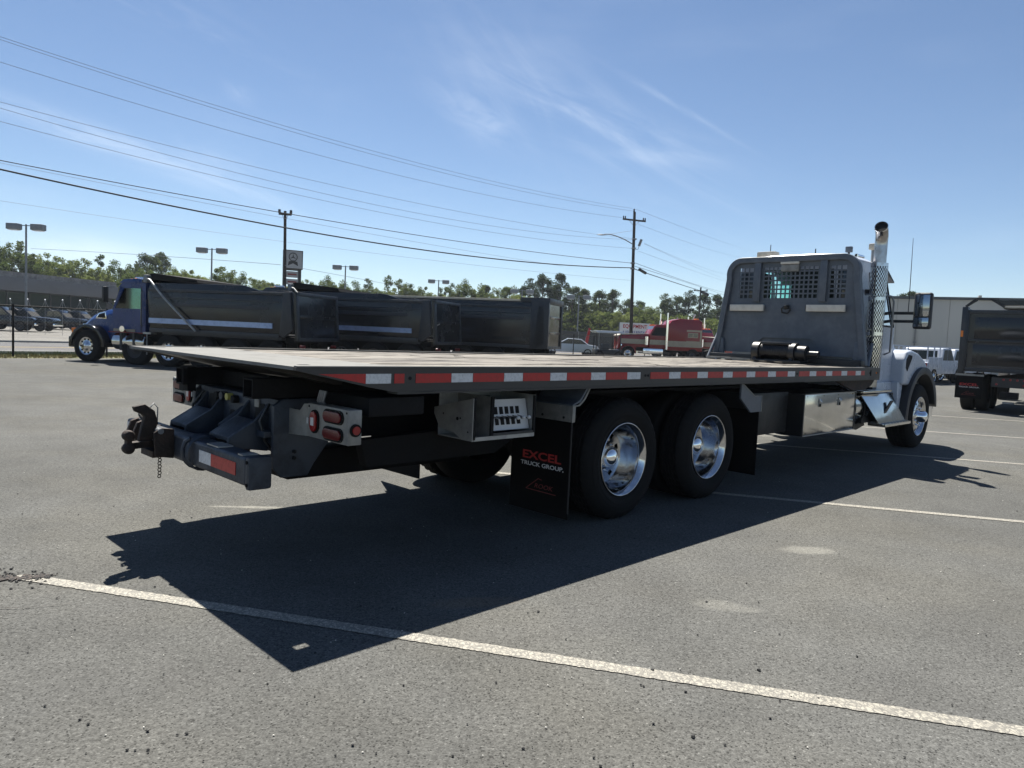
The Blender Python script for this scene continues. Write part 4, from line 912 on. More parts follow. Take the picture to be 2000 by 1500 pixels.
# roof gear
bc = MB(); 
for i in range(5): bc.cyl((6.2 + .0, -.80 - i * .035, 2.95), (6.2, -.80 - i * .035, 3.045), .028, n=10)
part(MB().box(6.14, 6.30, -.97, -.78, 2.955, 3.045), 'beacon', 'tan_lens', bevel=.02); part(MB().cyl((6.22, -.84, 2.74), (6.22, -.84, 2.96), .04), 'beacon_foot', 'galv')
rc_ = part(MB().box(6.0, 6.06, -.60, -.51, 2.915, 3.00), 'roof_camera', 'head', bevel=.01); MB().cyl((6.03, -.555, 2.80), (6.03, -.555, 2.92), .016, n=8).build('camera_stem', M['black'], rc_)
bl_ = part(MB().box(6.14, 6.30, .62, .93, 2.915, 3.005), 'beacon', 'tan_lens', bevel=.02); MB().box(6.18, 6.26, .68, .84, 2.78, 2.92).build('beacon_foot', M['galv'], bl_)
part(MB().tube([(6.3, .78, 2.9), (6.3, .78, 3.13)], .006, n=6), 'roof_antenna', 'black'); part(MB().tube([(6.3, .05, 2.94), (6.3, .05, 3.03)], .008, n=6), 'roof_antenna', 'black')
part(MB().cyl((6.2, -.60, 2.885), (6.5, -.58, 2.895), .03, n=12), 'air_horn', 'chrome')

# ================================================================== BACKGROUND
def spot(px, d, py=650):
    """ground point d metres ahead on the bearing of a column of the photograph"""
    return Vector((T_(px, py)[0] * d, d, 0))
def height(px, py, d): return CAM_H + T_(px, py)[1] * d

# ---- dump trucks
def small_wheel(parent, x, y, s, chrome, r=.52, w=.30, z=None):
    z = r - .01 if z is None else z; sg = -1 if s > 0 else 1      # s > 0: outer face towards +y
    o = MB().lathe([(.29, 0), (.31, -.008), (r - .10, -.016), (r - .02, .01), (r, .05), (r, w - .05), (r - .02, w), (.29, w)], n=40).build('wheel', M['rubber'], parent)
    o.location = (x, y, z); o.rotation_euler = (0, 0, math.pi if s > 0 else 0)
    q = MB()
    if chrome:
        q.lathe([(.31, .0), (.30, -.004), (.28, .02), (.20, .03), (.12, .0), (.10, -.02), (.001, -.03)], n=30); q.build('rim', M['chrome_b'], o)
        for k in range(10):
            t = 2 * math.pi * k / 10; h = MB().cyl((.225 * math.cos(t), .018, .225 * math.sin(t)), (.225 * math.cos(t), .026, .225 * math.sin(t)), .032, n=8); h.build('hand_hole', M['dark'], o)
    else:
        q.lathe([(.30, .0), (.28, .06), (.20, .09), (.12, .06), (.10, .02), (.001, .01)], n=24); q.build('rim', M['poly'], o)
    return o
def dump_body(t, x0, x1, zb, zt, step=True, hw=1.22, plain=False):
    """x0 rear end, x1 front end; open tub with sloped rear posts, ribs and a framed tailgate"""
    b = MB(); tt = .05
    zr = zt - .16 if step else zt
    xs = x0 + (x1 - x0) * .22; xm = x0 + (x1 - x0) * .34
    prof = [(x0 + .28, zb), (x0, zb + .25), (x0 + .10, zr), (xs, zr), (xm, zt), (x1, zt), (x1 + .12, zt - .3), (x1, zb)]
    if plain: prof = [(x0, zb), (x0, zt), (x1, zt), (x1, zb)]
    for s in (-1, 1): b.prism(prof, 1, *sorted((s * hw, s * (hw - tt))))
    b.box(x0 + .3, x1, -hw + tt, hw - tt, zb, zb + .06); b.box(x1 - .06, x1, -hw + tt, hw - tt, zb + .06, zt - .3)
    o = b.build('dump_body', M['dump'], t, bevel=.01)
    for s in (-1, 1):
        MB().box(x0 + .12, x1 + .02, *sorted((s * hw, s * (hw + .06))), (zr if plain else zr) - .10, zr - .02).build('top_rail', M['dump_edge'], o, bevel=.008)
        MB().box(x0 + .5, x1 - .1, *sorted((s * hw, s * (hw + .025))), zt - .48, zt - .44).build('side_crease', M['dump_edge'], o)
        MB().box(x0 + .9, x1 - .9, *sorted((s * hw, s * (hw + .03))), zt - .72, zt - .60).build('side_crease', M['dump_edge'], o, bevel=.01)
        MB().prism([(x0 + .02, zb + .22), (x0 + .12, zr), (x0 + .34, zr), (x0 + .46, zb + .05), (x0 + .3, zb - .02)], 1, *sorted((s * hw, s * (hw + .07)))).build('corner_post', M['dump_edge'], o, bevel=.01)
        MB().box(x0 + .5, x1, *sorted((s * (hw - .02), s * (hw + .04))), zb - .04, zb + .08).build('bottom_rail', M['dump_edge'], o, bevel=.008)
    return o, zr
def tailgate(par, x, zb, zt, hw=1.2, lean=.10, bars=1):
    """framed gate facing backwards"""
    m_ = MB(); m_.prism([(x - .02, zb), (x - .02 + lean, zt), (x + .04 + lean, zt), (x + .04, zb)], 1, -hw, hw); g_ = m_.build('tailgate', M['dump'], par)
    fr_ = MB()
    for (a, b, c, d) in ((-hw, hw, zb, zb + .10), (-hw, hw, zt - .10, zt), (-hw, -hw + .12, zb, zt), (hw - .12, hw, zb, zt)):
        l0 = lean * (c - zb) / (zt - zb); l1 = lean * (d - zb) / (zt - zb)
        MB().prism([(x - .07 + l0, c), (x - .07 + l1, d), (x + l1, d), (x + l0, c)], 1, a, b).build('gate_frame', M['dump_edge'], g_, bevel=.008)
    for k in range(bars):
        zz = zb + (zt - zb) * (k + 1) / (bars + 1); l0 = lean * (zz - zb) / (zt - zb); MB().prism([(x - .06 + l0, zz - .05), (x - .06 + l0, zz + .05), (x + l0, zz + .05), (x + l0, zz - .05)], 1, -hw + .12, hw - .12).build('gate_bar', M['dump'], g_, bevel=.008)
    return g_
def dump_truck(loc, rz, label, full=True, sc_=1.0, cab_mat='blue'):
    t = tag(empty('dump_truck', loc, rz), label, 'dump truck', 'dump trucks parked along the fence'); t.scale = (sc_,) * 3
    P = lambda mb, n_, m_, **k: mb.build(n_, M[m_], t, **k)
    for y in (-.42, .34): P(MB().box(-7.3, .6, y, y + .08, .74, .98), 'chassis_rail', 'frame')
    for i, x in enumerate((0, -1.93, -3.22, -4.43, -5.62, -6.9)):
        for s in (-1, 1): small_wheel(t, x, s * 1.20, s, i in (0, 2, 3), z=None if i not in (1, 2) else .50)
    # cab: rear x -2.15, hood to .75
    c = MB(); s_ = 1.0
    for s in (-1, 1):
        d = MB(); a, b = sorted((s * .98, s * .94))
        d.box(-2.15, -1.95, a, b, .98, 2.60); d.box(-1.95, -.85, a, b, .98, 1.78); d.prism([(-1.95, 2.44), (-1.95, 2.60), (-1.20, 2.60), (-1.06, 2.44)], 1, a, b); d.prism([(-1.28, 2.44), (-.93, 1.78), (-.85, 1.78), (-1.16, 2.50)], 1, a, b)
        o = d.build('cab_side', M[cab_mat], t); gl2 = MB().prism([(-1.95, 1.78), (-.95, 1.78), (-1.30, 2.44), (-1.95, 2.44)], 1, *sorted((s * .955, s * .965))); gl2.build('side_window', M['glass'], o)
        MB().box(-2.0, -1.97, *sorted((s * .981, s * .984)), 1.0, 2.5).build('door_gap', M['dark'], o); MB().tube([(-2.03, s * .985, 1.25), (-2.03, s * 1.05, 1.28), (-2.03, s * 1.05, 2.30), (-2.03, s * .985, 2.35)], .016, n=6).build('grab_rail', M['galv'], o)
        MB().box(-1.75, -.9, *sorted((s * .985, s * 1.0)), 1.04, 1.12).build('sill_trim', M['tan'], o)
        MB().prism([(-.92, 1.95), (-.84, 1.95), (-.84, 2.45), (-.92, 2.45)], 1, *sorted((s * 1.22, s * 1.42))).build('mirror', M['black'], o, bevel=.02); MB().beam((-.88, s * .98, 1.85), (-.88, s * 1.3, 2.0), .03, .03).build('mirror_arm', M['galv'], o); MB().beam((-.95, s * .95, 2.5), (-.88, s * 1.3, 2.45), .025, .025).build('mirror_arm', M['galv'], o)
    P(MB().box(-2.15, -2.10, -.94, .94, .98, 2.6), 'cab_back', cab_mat)
    rf2 = P(MB().prism([(-2.17, 2.60), (-2.12, 2.72), (-1.8, 2.76), (-1.25, 2.72), (-1.08, 2.60)], 1, -.97, .97), 'cab_roof', cab_mat, bevel=.02)
    for x, y in ((-1.25, .4), (-1.25, .6), (-1.25, -.4)): MB().box(x - .05, x + .05, y - .03, y + .03, 2.70, 2.77).build('clearance_lamp', M['amber'], rf2, bevel=.01)
    MB().cyl((-1.7, .5, 2.80), (-1.3, .5, 2.80), .035, n=10).build('air_horn', M['chrome'], rf2); MB().box(-2.0, -1.75, -.2, .3, 2.75, 2.82).build('roof_beacon', M['tan_lens'], rf2, bevel=.02)
    MB().add([(-.9, -.93, 1.78), (-.9, .93, 1.78), (-1.22, .9, 2.5), (-1.22, -.9, 2.5)], [(0, 1, 2, 3)]).build('windscreen', M['glass'], t)
    P(MB().box(-2.0, -1.0, -.9, .9, 1.0, 1.45), 'seats', 'dark'); P(MB().box(-1.9, -1.75, .2, .7, 1.45, 2.15), 'seat_back', 'dark', bevel=.04)
    st2 = [(-.93, .92, 1.62, 1.84), (-.4, .88, 1.52, 1.76), (.2, .80, 1.36, 1.58), (.6, .72, 1.12, 1.32), (.70, .66, .95, 1.05)]; v = []
    for x, hw, zs, zt in st2: v += [(x, -hw, .75), (x, -hw, zs), (x, -hw * .84, zt - .05), (x, -hw * .4, zt), (x, hw * .4, zt), (x, hw * .84, zt - .05), (x, hw, zs), (x, hw, .75)]
    f = [(8 * j + i, 8 * j + i + 1, 8 * j + 9 + i, 8 * j + 8 + i) for j in range(4) for i in range(7)] + [tuple(range(8)), tuple(range(32, 40))]
    h = MB().add(v, f).build('hood', M[cab_mat], t, bevel=.03)
    for s in (-1, 1):
        fo = [(.72 * math.cos(R(a)), .50 + .72 * math.sin(R(a))) for a in range(0, 181, 12)]; fi = [(.61 * math.cos(R(a)), .50 + .61 * math.sin(R(a))) for a in range(180, -1, -12)]
        MB().prism(fo + fi, 1, *sorted((s * 1.20, s * .80))).build('fender', M['poly' if 0 else 'gloss_black'], h, bevel=.01)
        MB().prism([(-.55, 1.42), (-.10, 1.42), (-.22, 1.60), (-.50, 1.66)], 1, *sorted((s * .90, s * .925))).build('hood_intake', M['chrome'], h, bevel=.006); MB().prism([(-.50, 1.45), (-.16, 1.45), (-.25, 1.57), (-.47, 1.62)], 1, *sorted((s * .925, s * .93))).build('intake_mesh', M['dark'], h)
        MB().box(.45, .62, *sorted((s * .80, s * .95)), .85, 1.05).build('headlight', M['lens_white'], h, bevel=.02); MB().box(.52, .60, *sorted((s * 1.08, s * 1.20)), .93, 1.08).build('marker', M['amber'], h, bevel=.01)
        tk = MB().cyl((-2.30, s * .95, .72), (-1.05, s * .95, .72), .27, n=26).build('fuel_tank', M['mirror_alu'], t)
        for x in (-1.95, -1.45): MB().box(x, x + .07, *sorted((s * .66, s * 1.235)), .44, 1.0).build('tank_strap', M['poly'], tk)
        MB().box(-2.25, -.85, *sorted((s * .8, s * 1.15)), 1.005, 1.03).build('tank_step', M['red'], tk); MB().cyl((-1.35, s * 1.12, 1.12), (-1.35, s * .95, 1.12), .10, n=16).build('air_cleaner', M['chrome'], tk)
    P(MB().box(.55, .78, -1.15, 1.15, .45, .80), 'bumper', 'gloss_black', bevel=.03)
    body, zr = dump_body(t, -7.72, -2.55, 1.12, 2.62)
    tailgate(t, -7.80, 1.02, 2.47)
    P(MB().box(-7.6, -2.4, -1.0, 1.0, .95, 1.12), 'sub_floor', 'frame'); 
    for s in (-1, 1):
        P(MB().box(-7.0, -2.52, *sorted((s * 1.225, s * 1.262)), 1.36, 1.52), 'polished_band', 'blue_steel')
        P(MB().box(-7.3, -3.0, *sorted((s * .95, s * 1.20)), 1.02, 1.09), 'rear_fender', 'poly')
        P(MB().tube([(-2.42, s * 1.30, 2.75), (-2.6, s * 1.31, 2.70), (-3.1, s * 1.33, 2.20), (-4.0, s * 1.34, 1.45), (-4.35, s * 1.34, 1.17)], .032, n=8), 'tarp_arm', 'alu'); P(MB().box(-2.5, -2.36, *sorted((s * 1.1, s * 1.33)), 2.62, 2.86), 'tarp_housing', 'galv', bevel=.02)
        P(MB().cyl((-7.9, s * .9, .85), (-7.75, s * .9, .85), .05, n=10), 'tail_lamp', 'lens')
        P(MB().box(-7.45, -7.43, *sorted((s * .62, s * 1.2)), .18, .95), 'mud_flap', 'flap')
    tp2 = MB().prism([(-2.45, 2.72), (-2.45, 2.90), (-2.62, 2.92), (-4.2, 2.76), (-4.25, 2.66)], 1, -1.15, 1.15); P(tp2, 'tarp_roll', 'rubber')
    P(MB().prism([(-2.55, 2.62), (-2.2, 2.62), (-2.2, 2.72), (-2.55, 2.72)], 1, -1.2, 1.2), 'cab_guard', 'dump')
    P(MB().box(-2.60, -2.30, .95, 1.25, 1.0, 1.06), 'side_step', 'alu'); P(MB().tube([(-2.45, 1.24, .35), (-2.45, 1.24, 1.0)], .02, n=6), 'step_post', 'galv')
    return t
A16 = math.radians(180 - 16)
d1 = dump_truck((-13.61, 25.05, 0), A16, 'dark dump truck with a blue cab, nearest to the fence end', True)
d2 = dump_truck((-10.05, 27.75 + .3, 0), A16, 'second dump truck of the row, only its black tub and tailgate in view', True, 1.03, 'gloss_black')
# third: long square tub with a pale rolled tarp
t3 = tag(empty('dump_trailer', (1.55, 29.6, 0), A16), 'tall square black dump trailer with a pale tarp edge, last of the row', 'trailer', None)
P3 = lambda mb, n_, m_, **k: mb.build(n_, M[m_], t3, **k)
b3, zr = dump_body(t3, 0, 7.5, 1.05, 2.82, plain=True, hw=1.2)
tailgate(t3, -.02, 1.0, 2.86, lean=.0, bars=2)
P3(MB().box(-.12, 1.05, -1.24, 1.24, 2.80, 2.98), 'rear_header', 'dump_edge', bevel=.01)
for s in (-1, 1):
    P3(MB().box(-.10, .62, *sorted((s * 1.2, s * 1.27)), 1.0, 2.90), 'rear_column', 'dump_edge', bevel=.01); P3(MB().box(1.1, 7.4, *sorted((s * 1.16, s * 1.26)), 2.82, 2.90), 'tarp_edge', 'tan_lens', bevel=.01); P3(MB().box(.7, 7.4, *sorted((s * 1.2, s * 1.24)), 1.30, 1.42), 'side_rub_rail', 'dump')
    for k in range(3): small_wheel(t3, .9 + 1.25 * k, s * 1.18, s, False)
P3(MB().box(1.1, 7.4, -1.15, 1.15, 2.80, 2.86), 'tarp', 'tan_lens')
for y in (-.4, .32): P3(MB().box(.2, 7.4, y, y + .08, .75, 1.0), 'chassis_rail', 'frame')
P3(MB().box(-.2, -.1, -1.1, 1.1, .55, .68), 'rear_bumper', 'frame'); P3(MB().box(6.8, 7.1, -.5, .5, .1, 1.0), 'landing_gear', 'frame')
# gate hooks seen between the tubs
for p_, lb_ in (((-.25, 27.6, 1.2), 'shiny chain and hook loop between the second tub and the square trailer'),):
    o = MB().tube([(0, 0, .35), (.25, 0, .22), (.55, .02, .10), (.5, .02, -.05), (.2, 0, -.08), (.45, 0, .10)], .022, n=6).build('tailgate_hook', M['alu'], d2); o.location = (-7.9, 1.05, 1.35)
# right-hand dump truck, seen from behind
t4 = tag(empty('dump_truck', (0, 0, 0), 0), 'black dump truck seen from behind, with red lettered mud flap, at the right edge', 'dump truck', 'dump trucks parked along the fence')
ang = R(50); q = spot(1876, 20.2, 700); rdir = Vector((math.sin(ang), -math.cos(ang), 0))
t4.location = q + rdir * 1.22; t4.rotation_euler = (0, 0, ang); t4.scale = (1, 1, .98)
P4 = lambda mb, n_, m_, **k: mb.build(n_, M[m_], t4, **k)
b4, zr = dump_body(t4, .1, 5.6, 1.12, 2.85, hw=1.2, plain=True)
g4 = tailgate(t4, 0, 1.10, 2.80, lean=0, bars=1)
MB().box(-.03, .02, -.95, .95, 2.0, 2.6).build('gate_panel', M['gloss_black'], g4, bevel=.01); MB().box(-.03, .02, -.95, .95, 1.28, 1.85).build('gate_panel', M['gloss_black'], g4, bevel=.01)
for s in (-1, 1):
    P4(MB().box(-.10, .2, *sorted((s * 1.12, s * 1.26)), 1.0, 2.88), 'corner_column', 'dump_edge', bevel=.015)
    P4(MB().box(-.115, -.10, *sorted((s * 1.19, s * 1.25)), 2.05, 2.22), 'side_marker', 'amber', bevel=.004)
    fl = P4(MB().box(-.32, -.30, *sorted((s * .62, s * 1.24)), .36, .98), 'mud_flap', 'flap'); flap_print(fl, -.3235, s * .93, .74, 1.05)
    for k in range(2):
        small_wheel(t4, .75 + 1.35 * k, s * 1.2, s, False); tyre_only(.75 + 1.35 * k, s * .72 - .14, parent=t4, r=.51, z=.50)
    P4(MB().box(-.33, -.29, *sorted((s * .60, s * 1.26)), .98, 1.03), 'flap_bracket', 'alu_dull')
for y in (-.42, .34): P4(MB().box(-.3, 8.0, y, y + .08, .74, 1.0), 'chassis_rail', 'frame')
P4(MB().box(-.34, -.30, -.42, .42, .72, .98), 'lamp_panel', 'black')
for y, z in ((-.3, .93), (0, .93), (.15, .93), (-.15, .93), (.3, .80), (-.3, .80)): P4(MB().cyl((-.36, y, z), (-.34, y, z), .028, n=12), 'tail_lamp', 'lens2')
P4(MB().box(-.45, -.2, -.2, .2, .42, .60), 'tow_hitch', 'frame', bevel=.02); P4(MB().box(-.5, -.3, -.12, .12, .30, .34), 'hitch_plate', 'galv')
fr4 = MB(); 
for a, b in (((-.05, 1.18, 2.90), (.35, 1.0, 3.10)), ((-.05, 1.18, 2.90), (-.1, .95, 3.10)), ((-.1, .95, 3.10), (.3, .5, 3.12)), ((-.05, .3, 2.88), (-.1, .62, 3.10))): fr4.beam(a, b, .05, .05)
P4(fr4, 'tarp_frame', 'black'); P4(MB().prism([(.62, 3.08), (-1.15, 3.05), (-1.15, 2.93), (.36, 2.92)], 0, .0, .06), 'tarp_front', 'dump'); P4(MB().box(-.02, 5.6, -1.15, .35, 2.86, 2.90), 'tarp', 'tan_lens')
c4 = P4(MB().box(5.9, 7.4, -1.0, 1.0, 1.0, 2.8), 'cab', 'white', bevel=.08)
P4(MB().box(7.4, 8.8, -.8, .8, .8, 1.6), 'hood', 'white', bevel=.1)
for s in (-1, 1): small_wheel(t4, 8.0, s * 1.2, s, False)
P4(MB().cyl((7.9, -.9, .5), (7.9, .9, .5), .06), 'front_axle', 'frame')

# ---- red semi trucks
def semi(loc, rz, label, full=True):
    t = tag(empty('semi_truck', loc, rz), label, 'semi truck', 'red semi trucks at the lot edge'); P = lambda mb, n_, m_, **k: mb.build(n_, M[m_], t, **k)
    for x, c in ((0, True), (-5.1, False), (-6.4, False)):
        for s in (-1, 1): small_wheel(t, x, s * 1.18, s, c)
    P(MB().box(-7.2, .7, -.42, .42, .7, .98), 'chassis_rail', 'frame')
    hood = P(MB().prism([(.75, .80), (.70, 1.80), (.4, 1.92), (-1.7, 2.05), (-1.7, 1.0), (-.75, 1.0)] + [(.62 * math.cos(R(a)), .5 + .62 * math.sin(R(a))) for a in range(170, 30, -20)], 1, -.85, .85), 'hood', 'red', bevel=.05)
    for s in (-1, 1):
        fo = [(.66 * math.cos(R(a)), .50 + .66 * math.sin(R(a))) for a in range(0, 181, 15)]; fi = [(.58 * math.cos(R(a)), .50 + .58 * math.sin(R(a))) for a in range(180, -1, -15)]
        MB().prism(fo + fi, 1, *sorted((s * 1.2, s * .8))).build('fender', M['red'], hood, bevel=.01)
        MB().box(-1.65, .55, *sorted((s * .852, s * .862)), 1.25, 1.62).build('hood_stripe', M['tan'], hood)
        MB().cyl((-1.45, s * 1.0, 1.2), (-1.45, s * 1.0, 1.85), .16, n=16).build('air_cleaner', M['chrome'], hood); MB().box(.45, .6, *sorted((s * .8, s * 1.05)), 1.0, 1.2).build('headlight', M['chrome'], hood, bevel=.03)
    MB().prism([(.76, 1.80), (.45, 1.93), (-1.6, 2.07), (-1.6, 2.10), (.4, 2.02), (.80, 1.86)], 1, -.88, .88).build('hood_cover', M['tan_lens'], hood, bevel=.01)
    cb_ = P(MB().prism([(-1.7, .95), (-1.7, 2.05), (-2.05, 2.72), (-2.2, 2.80), (-3.1, 2.86), (-3.1, .95)], 1, -.98, .98), 'cab', 'red', bevel=.05)
    sl = P(MB().prism([(-3.1, .85), (-3.1, 2.85), (-3.35, 3.18), (-4.0, 3.34), (-5.5, 3.30), (-5.75, 3.15), (-5.85, .85)], 1, -1.15, 1.15), 'sleeper', 'red', bevel=.05)
    for s in (-1, 1):
        MB().prism([(-1.85, 2.06), (-2.15, 2.60), (-2.95, 2.60), (-2.95, 1.95), (-1.85, 1.95)], 1, *sorted((s * .982, s * .992))).build('side_window', M['dark'], cb_); MB().box(-3.08, -1.72, *sorted((s * .982, s * .990)), 1.25, 1.62).build('cab_stripe', M['tan'], cb_)
        MB().box(-5.8, -3.12, *sorted((s * 1.152, s * 1.16)), 1.15, 1.60).build('sleeper_stripe', M['tan'], sl); MB().box(-5.75, -4.55, *sorted((s * 1.152, s * 1.158)), 1.60, 2.50).build('sleeper_block', M['tan'], sl)
        MB().box(-5.6, -4.5, *sorted((s * 1.158, s * 1.163)), 1.64, 2.36).build('sleeper_inset', M['red'], sl)
        w_ = MB().box(-5.45, -4.65, *sorted((s * 1.163, s * 1.172)), 1.90, 2.28).build('sleeper_window_frame', M['tan'], sl, bevel=.003)
        for a in (-5.40, -5.03): MB().box(a, a + .33, *sorted((s * 1.172, s * 1.176)), 1.96, 2.22).build('sleeper_window', M['dark_glass'], w_)
        e_ = P(MB().cyl((-3.0, s * 1.12, .9), (-3.0, s * 1.12, 3.2), .11, n=14), 'exhaust_stack', 'chrome'); MB().cyl((-3.0, s * 1.12, 3.2), (-3.0, s * 1.12, 3.75), .06, n=12).build('stack_tip', M['chrome'], e_)
        P(MB().box(-2.8, -1.2, *sorted((s * .7, s * 1.1)), .5, .95), 'fuel_tank', 'chrome', bevel=.1)
    for y in (-.6, -.2, .2, .6): MB().box(-2.1, -2.0, y - .05, y + .05, 2.74, 2.82).build('cab_lamp', M['amber'], cb_, bevel=.01)
    MB().box(-5.6, -5.4, -.1, .6, 3.3, 3.42).build('roof_lamp', M['amber'], sl, bevel=.02); MB().tube([(-5.2, .3, 3.3), (-5.4, .3, 3.75)], .04, n=6).build('roof_antenna', M['white'], sl)
    MB().add([(-1.72, -.9, 2.06), (-1.72, .9, 2.06), (-2.03, .88, 2.70), (-2.03, -.88, 2.70)], [(0, 1, 2, 3)]).build('windscreen', M['dark_glass'], cb_)
    P(MB().box(.72, .92, -1.15, 1.15, .4, .75), 'bumper', 'chrome', bevel=.04)
    P(MB().box(-6.9, -6.0, -.5, .5, 1.0, 1.1), 'fifth_wheel', 'frame'); P(MB().box(-6.05, -5.95, -.2, .3, 1.45, 1.9), 'rear_work_lamp', 'white')
    return t
s1 = spot(1222, 58); semi((s1.x, s1.y, 0), R(180 + 3), 'red and tan sleeper semi truck with twin chrome stacks beside the tow truck headboard')
s2 = spot(1415, 62); t_s2 = semi((s2.x, s2.y, 0), R(-52), 'second red semi truck, half hidden by the tow truck headboard')
# white canopy cart in front of the semi
q = spot(1188, 54); ct = tag(empty('canopy_cart', (q.x, q.y, 0), R(8)), 'small utility cart with a flat white canopy in front of the red semi truck', 'cart')
MB().prism([(-1.0, 1.95), (-1.25, 2.10), (.9, 2.12), (1.1, 1.95)], 1, -.7, .7).build('canopy', M['white'], ct, bevel=.03)
for x in (-.7, .8):
    for y in (-.6, .6): MB().cyl((x, y, .3), (x, y, 1.95), .035, n=8).build('canopy_post', M['black'], ct)
MB().box(-1.0, 1.0, -.6, .6, .35, .75).build('cart_body', M['black'], ct, bevel=.05); MB().box(-.5, 0, -.5, .5, .75, 1.15).build('bench_seat', M['poly'], ct, bevel=.04)
for x in (-.7, .7):
    for s in (-1, 1): small_wheel(ct, x, s * .62, s, False, r=.34, w=.2)

# ---- white sedan on the road
q = spot(1113, 60); se = tag(empty('sedan', (q.x, q.y, -.01), R(180)), 'white sedan seen side-on between the black trailer and the fence', 'car')
prof = [(-2.3, .35), (-2.35, .75), (-2.2, .92), (-1.5, 1.0), (-.9, 1.42), (.2, 1.46), (1.0, 1.02), (2.0, .88), (2.3, .70), (2.35, .35)]
sb_ = MB().prism(prof, 1, -.85, .85).build('body', M['white'], se, bevel=.08)
for s in (-1, 1):
    MB().prism([(-1.35, 1.02), (-.85, 1.36), (-.30, 1.40), (-.30, 1.02)], 1, *sorted((s * .852, s * .86))).build('side_window', M['dark_glass'], sb_); MB().prism([(-.22, 1.02), (-.22, 1.40), (.15, 1.40), (.85, 1.02)], 1, *sorted((s * .852, s * .86))).build('side_window', M['dark_glass'], sb_)
    for x in (-1.45, 1.45): small_wheel(se, x, s * .86, s, False, r=.34, w=.22)
MB().prism([(1.02, 1.03), (.25, 1.44), (.27, 1.46), (1.06, 1.04)], 1, -.7, .7).build('windscreen', M['dark_glass'], sb_)

# ---- service pickups by the warehouse
def pickup(loc, rz, label, mat, group, body=True):
    t = tag(empty('pickup_truck', loc, rz), label, 'pickup truck', group)
    for x in (-1.75, 1.75):
        for s in (-1, 1): small_wheel(t, x, s * .95, s, mat == 'white', r=.40, w=.25)
    b = MB().prism([(-2.75, .5), (-2.75, 1.08), (-.85, 1.10), (-.8, 1.12), (-.55, 1.80), (.55, 1.84), (1.15, 1.18), (2.5, 1.08), (2.7, .95), (2.75, .5)], 1, -.92, .92).build('body', M[mat], t, bevel=.06)
    for s in (-1, 1):
        MB().prism([(-.60, 1.20), (-.46, 1.72), (.0, 1.74), (.0, 1.20)], 1, *sorted((s * .922, s * .93))).build('side_window', M['dark_glass'], b); MB().prism([(.06, 1.20), (.06, 1.74), (.5, 1.74), (1.0, 1.20)], 1, *sorted((s * .922, s * .93))).build('side_window', M['dark_glass'], b)
        if body:
            for k in range(3): MB().box(-2.65 + k * .6, -2.1 + k * .6, *sorted((s * .922, s * .98)), .75, 1.35).build('locker_door', M[mat], b, bevel=.01)
    if body:
        rk = MB()
        for x in (-2.6, -1.7, -.9):
            for s in (-1, 1): rk.beam((x, s * .85, 1.1), (x, s * .85, 1.85), .05, .05)
            rk.beam((x, -.85, 1.85), (x, .85, 1.85), .05, .05)
        for s in (-1, 1): rk.beam((-2.6, s * .85, 1.87), (.6, s * .85, 1.87), .05, .05)
        rk.build('ladder_rack', M['white'], t)
    MB().box(-2.9, -2.74, -.9, .9, .45, .62).build('rear_bumper', M['galv'], t); MB().box(2.7, 2.85, -.9, .9, .45, .65).build('front_bumper', M['chrome' if mat != 'white' else 'galv'], t, bevel=.02)
    MB().add([(.57, -.8, 1.80), (.57, .8, 1.80), (1.16, .84, 1.20), (1.16, -.84, 1.20)], [(0, 1, 2, 3)]).build('windscreen', M['dark_glass' if body else 'dark'], b)
    MB().box(-.80, -.78, -.7, .7, 1.22, 1.68).build('rear_window', M['dark_glass'], b)
    for s in (-1, 1): MB().box(-2.77, -2.755, *sorted((s * .92, s * .78)), .78, 1.05).build('tail_lamp', M['lens2'], b)
    return t
q = spot(1812, 38.5, 700); pickup((q.x, q.y, 0), R(42), 'white service truck nearest the tow truck fender, with ladder rack', 'white', 'white service trucks by the warehouse')
q = spot(1848, 42.5, 700); pickup((q.x, q.y, 0), R(25), 'white service truck behind the first, beside the black dump truck', 'white', 'white service trucks by the warehouse')
for px_, d, rz, lb_ in ((-5, 58, 20, 'black pickup truck at the left edge in front of the dealership'), (40, 60, 12, 'black pickup truck under the left twin-head lamp'), (112, 72, 8, 'dark pickup truck behind the fence post'), (150, 74, 8, 'dark pickup truck in front of the blue truck hood')):
    q = spot(px_, d); pickup((q.x, q.y, .05), R(rz), lb_, 'gloss_black', 'dark pickups in front of the dealership', False)

# ---- warehouse wall at right
m_wall = worn('warehouse_wall', (.52, .49, .43), (.46, .44, .39), .8, scale=.6, stretch=(1, 1, .15))
wa = Vector((22.6, 50.2)); wb = Vector((31.6, 46.0)); wd = (wb - wa).normalized(); wrz = math.atan2(wd.y, wd.x)
wh = tag(empty('warehouse', (wa.x, wa.y, 0), wrz), 'long beige panel warehouse behind the tow truck and black dump truck at the right', 'building')
L_ = 60; x = -3
while x < L_:
    MB().box(x + .01, x + 3.0 - .01, 0, .25, 0, 5.05).build('wall_panel', m_wall, wh, bevel=.01); x += 3.0
MB().box(-3, L_, .06, 30, 0, 5.0).build('wall_core', m_wall, wh)
MB().box(-3.1, L_, -.12, .3, 5.05, 5.22).build('eave_trim', worn('eave_trim', (.075, .085, .085), (.10, .11, .11), .6), wh)
for px_ in (4.1, 16, 28):
    p_ = MB().box(px_, px_ + .10, -.12, -.02, .3, 5.0).build('downpipe', worn('downpipe', (.24, .23, .21), (.2, .19, .17), .7), wh)
    for z in (2.2, 3.4, 4.6): MB().box(px_ - .05, px_ + .15, -.14, -.02, z, z + .06).build('pipe_bracket', M['galv'], p_)
